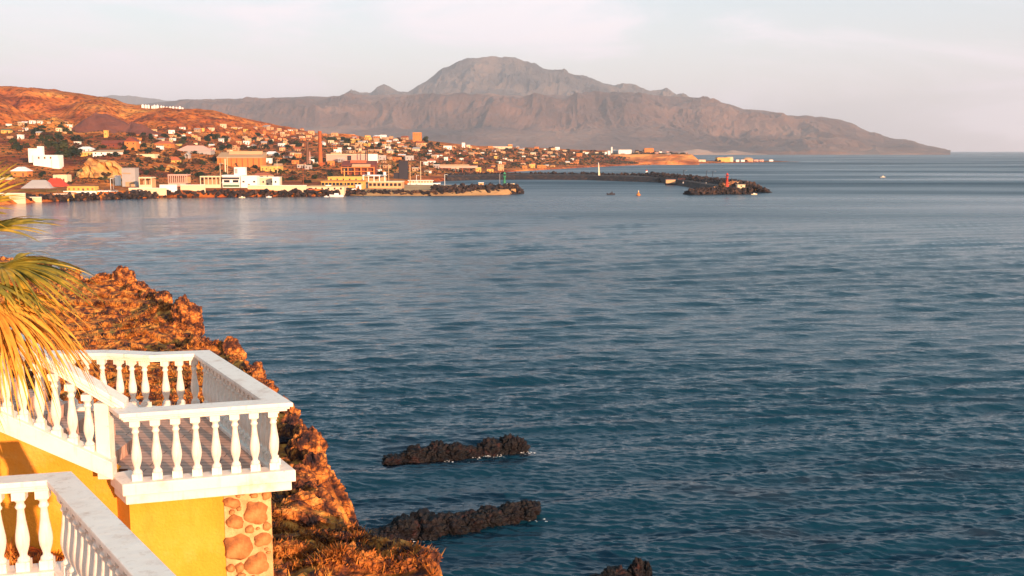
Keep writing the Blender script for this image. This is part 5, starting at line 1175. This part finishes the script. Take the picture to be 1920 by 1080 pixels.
# outcrop rocks on the brink
outc = []
for i, (px, py, D, s, sz) in enumerate([(178, 523, 62, 1.3, .9), (205, 522, 60, 1.2, .9), (232, 530, 57, 1.0, 1.3), (258, 542, 54, .9, 1.0), (288, 556, 52, 1.1, 1.6), (305, 572, 50, .7, .9), (322, 588, 48, .8, 1.0), (345, 592, 45, 1.0, 2.1), (352, 612, 43.5, .9, 1.6), (372, 632, 41, .9, 1.2), (388, 648, 39.5, .8, 1.0), (412, 656, 37.5, .6, .8), (434, 660, 34.8, .6, 1.0), (452, 676, 33, .5, .7), (476, 694, 31, .5, .7), (500, 716, 29, .45, .6), (528, 744, 27, .4, .5), (534, 772, 25, .5, .7), (548, 800, 24, .5, .9), (566, 836, 22.3, .5, .9), (578, 872, 21.5, .6, 1.0), (590, 896, 20.4, .45, .9), (594, 940, 19.2, .45, .9), (566, 868, 21.8, .5, .7), (600, 972, 18.2, .4, .5), (575, 930, 19, .5, .6), (548, 830, 23, .45, .8), (645, 1040, 15.6, .2, .22), (530, 1010, 15.9, .25, .2), (560, 900, 20, .4, .5)]):
    p = P(px, py, D); z = hz1(p.x, p.y); o = link('outcrop_rock', rockmesh('outcrop_rock', 60 + i, s * .66, s * .62, sz * .6, 5, .62, 1.3), M['outcrop']); o.location = (p.x, p.y, max(p.z - sz * .55, z - .2) if i < 24 else z); 
    rel = 'beyond the balcony' if px < 400 else 'along the cliff edge beside the balcony' if px < 560 else 'on the steep cliff right of the stone corner'
    if i == 7: tag(o, 'tallest pointed rock pinnacle standing on the cliff brink beyond the balcony', 'rock')
    elif i == 4: tag(o, 'blunt rock tower on the brink, left of the tallest pinnacle', 'rock')
    else: outc.append((o, px + py * .01, 'rough orange brown rock', rel)); o['category'] = 'rock'
    o['group'] = 'rock outcrops along the cliff brink'
on_ = ['', 'second', 'third', 'fourth', 'fifth', 'sixth', 'seventh', 'eighth', 'ninth', 'tenth', 'eleventh', 'twelfth', 'thirteenth', 'fourteenth', 'fifteenth']
byr = defaultdict(list)
for o, px, a, b in outc: byr[b].append((px, o))
for b, L_ in byr.items():
    L_.sort(key=lambda q: q[0])
    for i, (px, o) in enumerate(L_): o['label'] = ('leftmost' if i == 0 else 'rightmost' if i == len(L_) - 1 else on_[i] + ' from left') + ' rough orange brown rock ' + b
# ------------------------------------------------------------------ fan palm at the left edge
M['frond'] = mat('green_frond', [(.03, .045, .010), (.22, .17, .018), (.62, .36, .04)], scale=2.2, rough=.6, rng=(.35, .68)); M['dryfrond'] = mat('dry_frond', [(.55, .20, .025), (.80, .40, .06)], scale=3, rough=.8)
palm = empty('fan_palm', (-6.0, 9.6, 18.6), 'fan palm with drooping golden fronds leaning in from the left edge', 'palm')
mb = MB(palm.location); mb.tube((-6.0, 9.6, 18.0), (-5.85, 9.6, 22.9), .24, .17, 14)
for i in range(26):
    z = 18.7 + i * .16; mb.tube((-6.0 + i * .0045, 9.6, z), (-6.0 + i * .0045, 9.6, z + .05), .25 - i * .0025, .255 - i * .0025, 14)
mb.build('trunk', M['bark'], palm)
PCN = Vector((-5.90, 9.6, 23.0)); rp = random.Random(4)
def frond(ang, yaw, pet, bl, droop, dry, roll=0, spread=76, nseg=32):
    d = Vector((math.cos(ang) * math.cos(yaw), math.sin(yaw), math.sin(ang))).normalized(); up = Vector((0, 0, 1))
    s = d.cross(up).normalized(); nn = s.cross(d); q = Matrix.Rotation(roll, 3, d); s = q @ s; nn = q @ nn
    mb = MB(palm.location); hub = PCN + d * pet - up * (.12 * pet * pet * (1 + droop)); mid_ = PCN + d * pet * .5 - up * .02
    mb.tube(PCN, mid_, .022, .018, 6); mb.tube(mid_, hub, .018, .014, 6)
    st = rad(spread) * 2 / nseg
    for i in range(nseg):
        ph = -rad(spread) + st * (i + .5) + rp.uniform(-.02, .02); dd = d * math.cos(ph) + s * math.sin(ph); L_ = bl * (1 - .28 * (ph / rad(spread)) ** 2) * rp.uniform(.85, 1.08); lift = .05 * (1 if i % 2 else -1)
        ss = (-d * math.sin(ph) + s * math.cos(ph)); pv = None; dr = droop * rp.uniform(.75, 1.25); tw = rp.uniform(-.15, .15)
        for j in range(9):
            t = j / 8; c = hub + dd * L_ * t * (1 - .25 * dr * t) + nn * (.10 * L_ * t * (1 - t) + lift * .12 * t) - up * (dr * L_ * .75 * t ** 2.1) + ss * tw * t * t * L_ * .5
            w = min(st * L_ * t * .62 + .003, .017) * (1 - max(0, t - .35) / .65) ** .8 + .0008
            e = (ss + nn * (.5 if i % 2 else -.5)).normalized() * w
            if pv: mb.add([pv[0], pv[1], c + e, c - e], [(0, 1, 2, 3)])
            pv = (c - e, c + e)
    return mb.build('frond', M['dryfrond'] if dry else M['frond'], palm)
R_ = rad
for a in [ (38, 8, .85, .75, .12, 0, 40), (30, -12, .75, .7, .15, 0, 20), (46, 20, .75, .7, .1, 0, -30),
           (4, 4, 1.0, 1.0, .42, 0, 12), (-3, -14, .95, .95, .5, 0, -12), (2, 24, 1.0, .95, .5, 0, 25), (-12, 10, 1.0, .95, .7, 1, 20),
           (-12, -10, 1.05, 1.1, .75, 1, 10), (-20, 16, 1.05, 1.1, .7, 1, -15), (-26, 2, .95, .85, 1.0, 1, 30), 
           (-62, 4, 1.05, .7, .8, 1, 30),
           (60, 10, .9, .9, .2, 0, 0), (100, 0, .9, .9, .3, 0, 20), (140, 10, 1, .9, .4, 0, 0), (175, -10, 1, .9, .6, 0, 10), (200, 10, 1, .9, .9, 1, 0), (225, 0, 1, .9, 1.1, 1, 0), (0, 70, 1, .9, .5, 0, 0), (-20, -70, .9, .8, .9, 0, 0), (20, 60, 1, .9, .3, 0, 0)]:
    frond(R_(a[0]), R_(a[1]), a[2], a[3], a[4], a[5], R_(a[6]))
# ================================================================== HAZE
hb = MB(); hb.box(-9500, 9500, -400, 33500, -4, 1250); hzo = hb.build('haze', None); fixn(hzo.data)
hm = bpy.data.materials.new('haze'); hm.use_nodes = True; n = hm.node_tree.nodes; n.remove(n['Principled BSDF'])
pv = n.new('ShaderNodeVolumePrincipled'); pv.inputs['Color'].default_value = (.73, .82, .97, 1); pv.inputs['Density'].default_value = 5.6e-5; pv.inputs['Anisotropy'].default_value = 0.0
hm.node_tree.links.new(pv.outputs[0], n['Material Output'].inputs['Volume']); hzo.data.materials.append(hm); tag(hzo, kind='stuff')
for o_ in fixlist: fixn(o_.data)
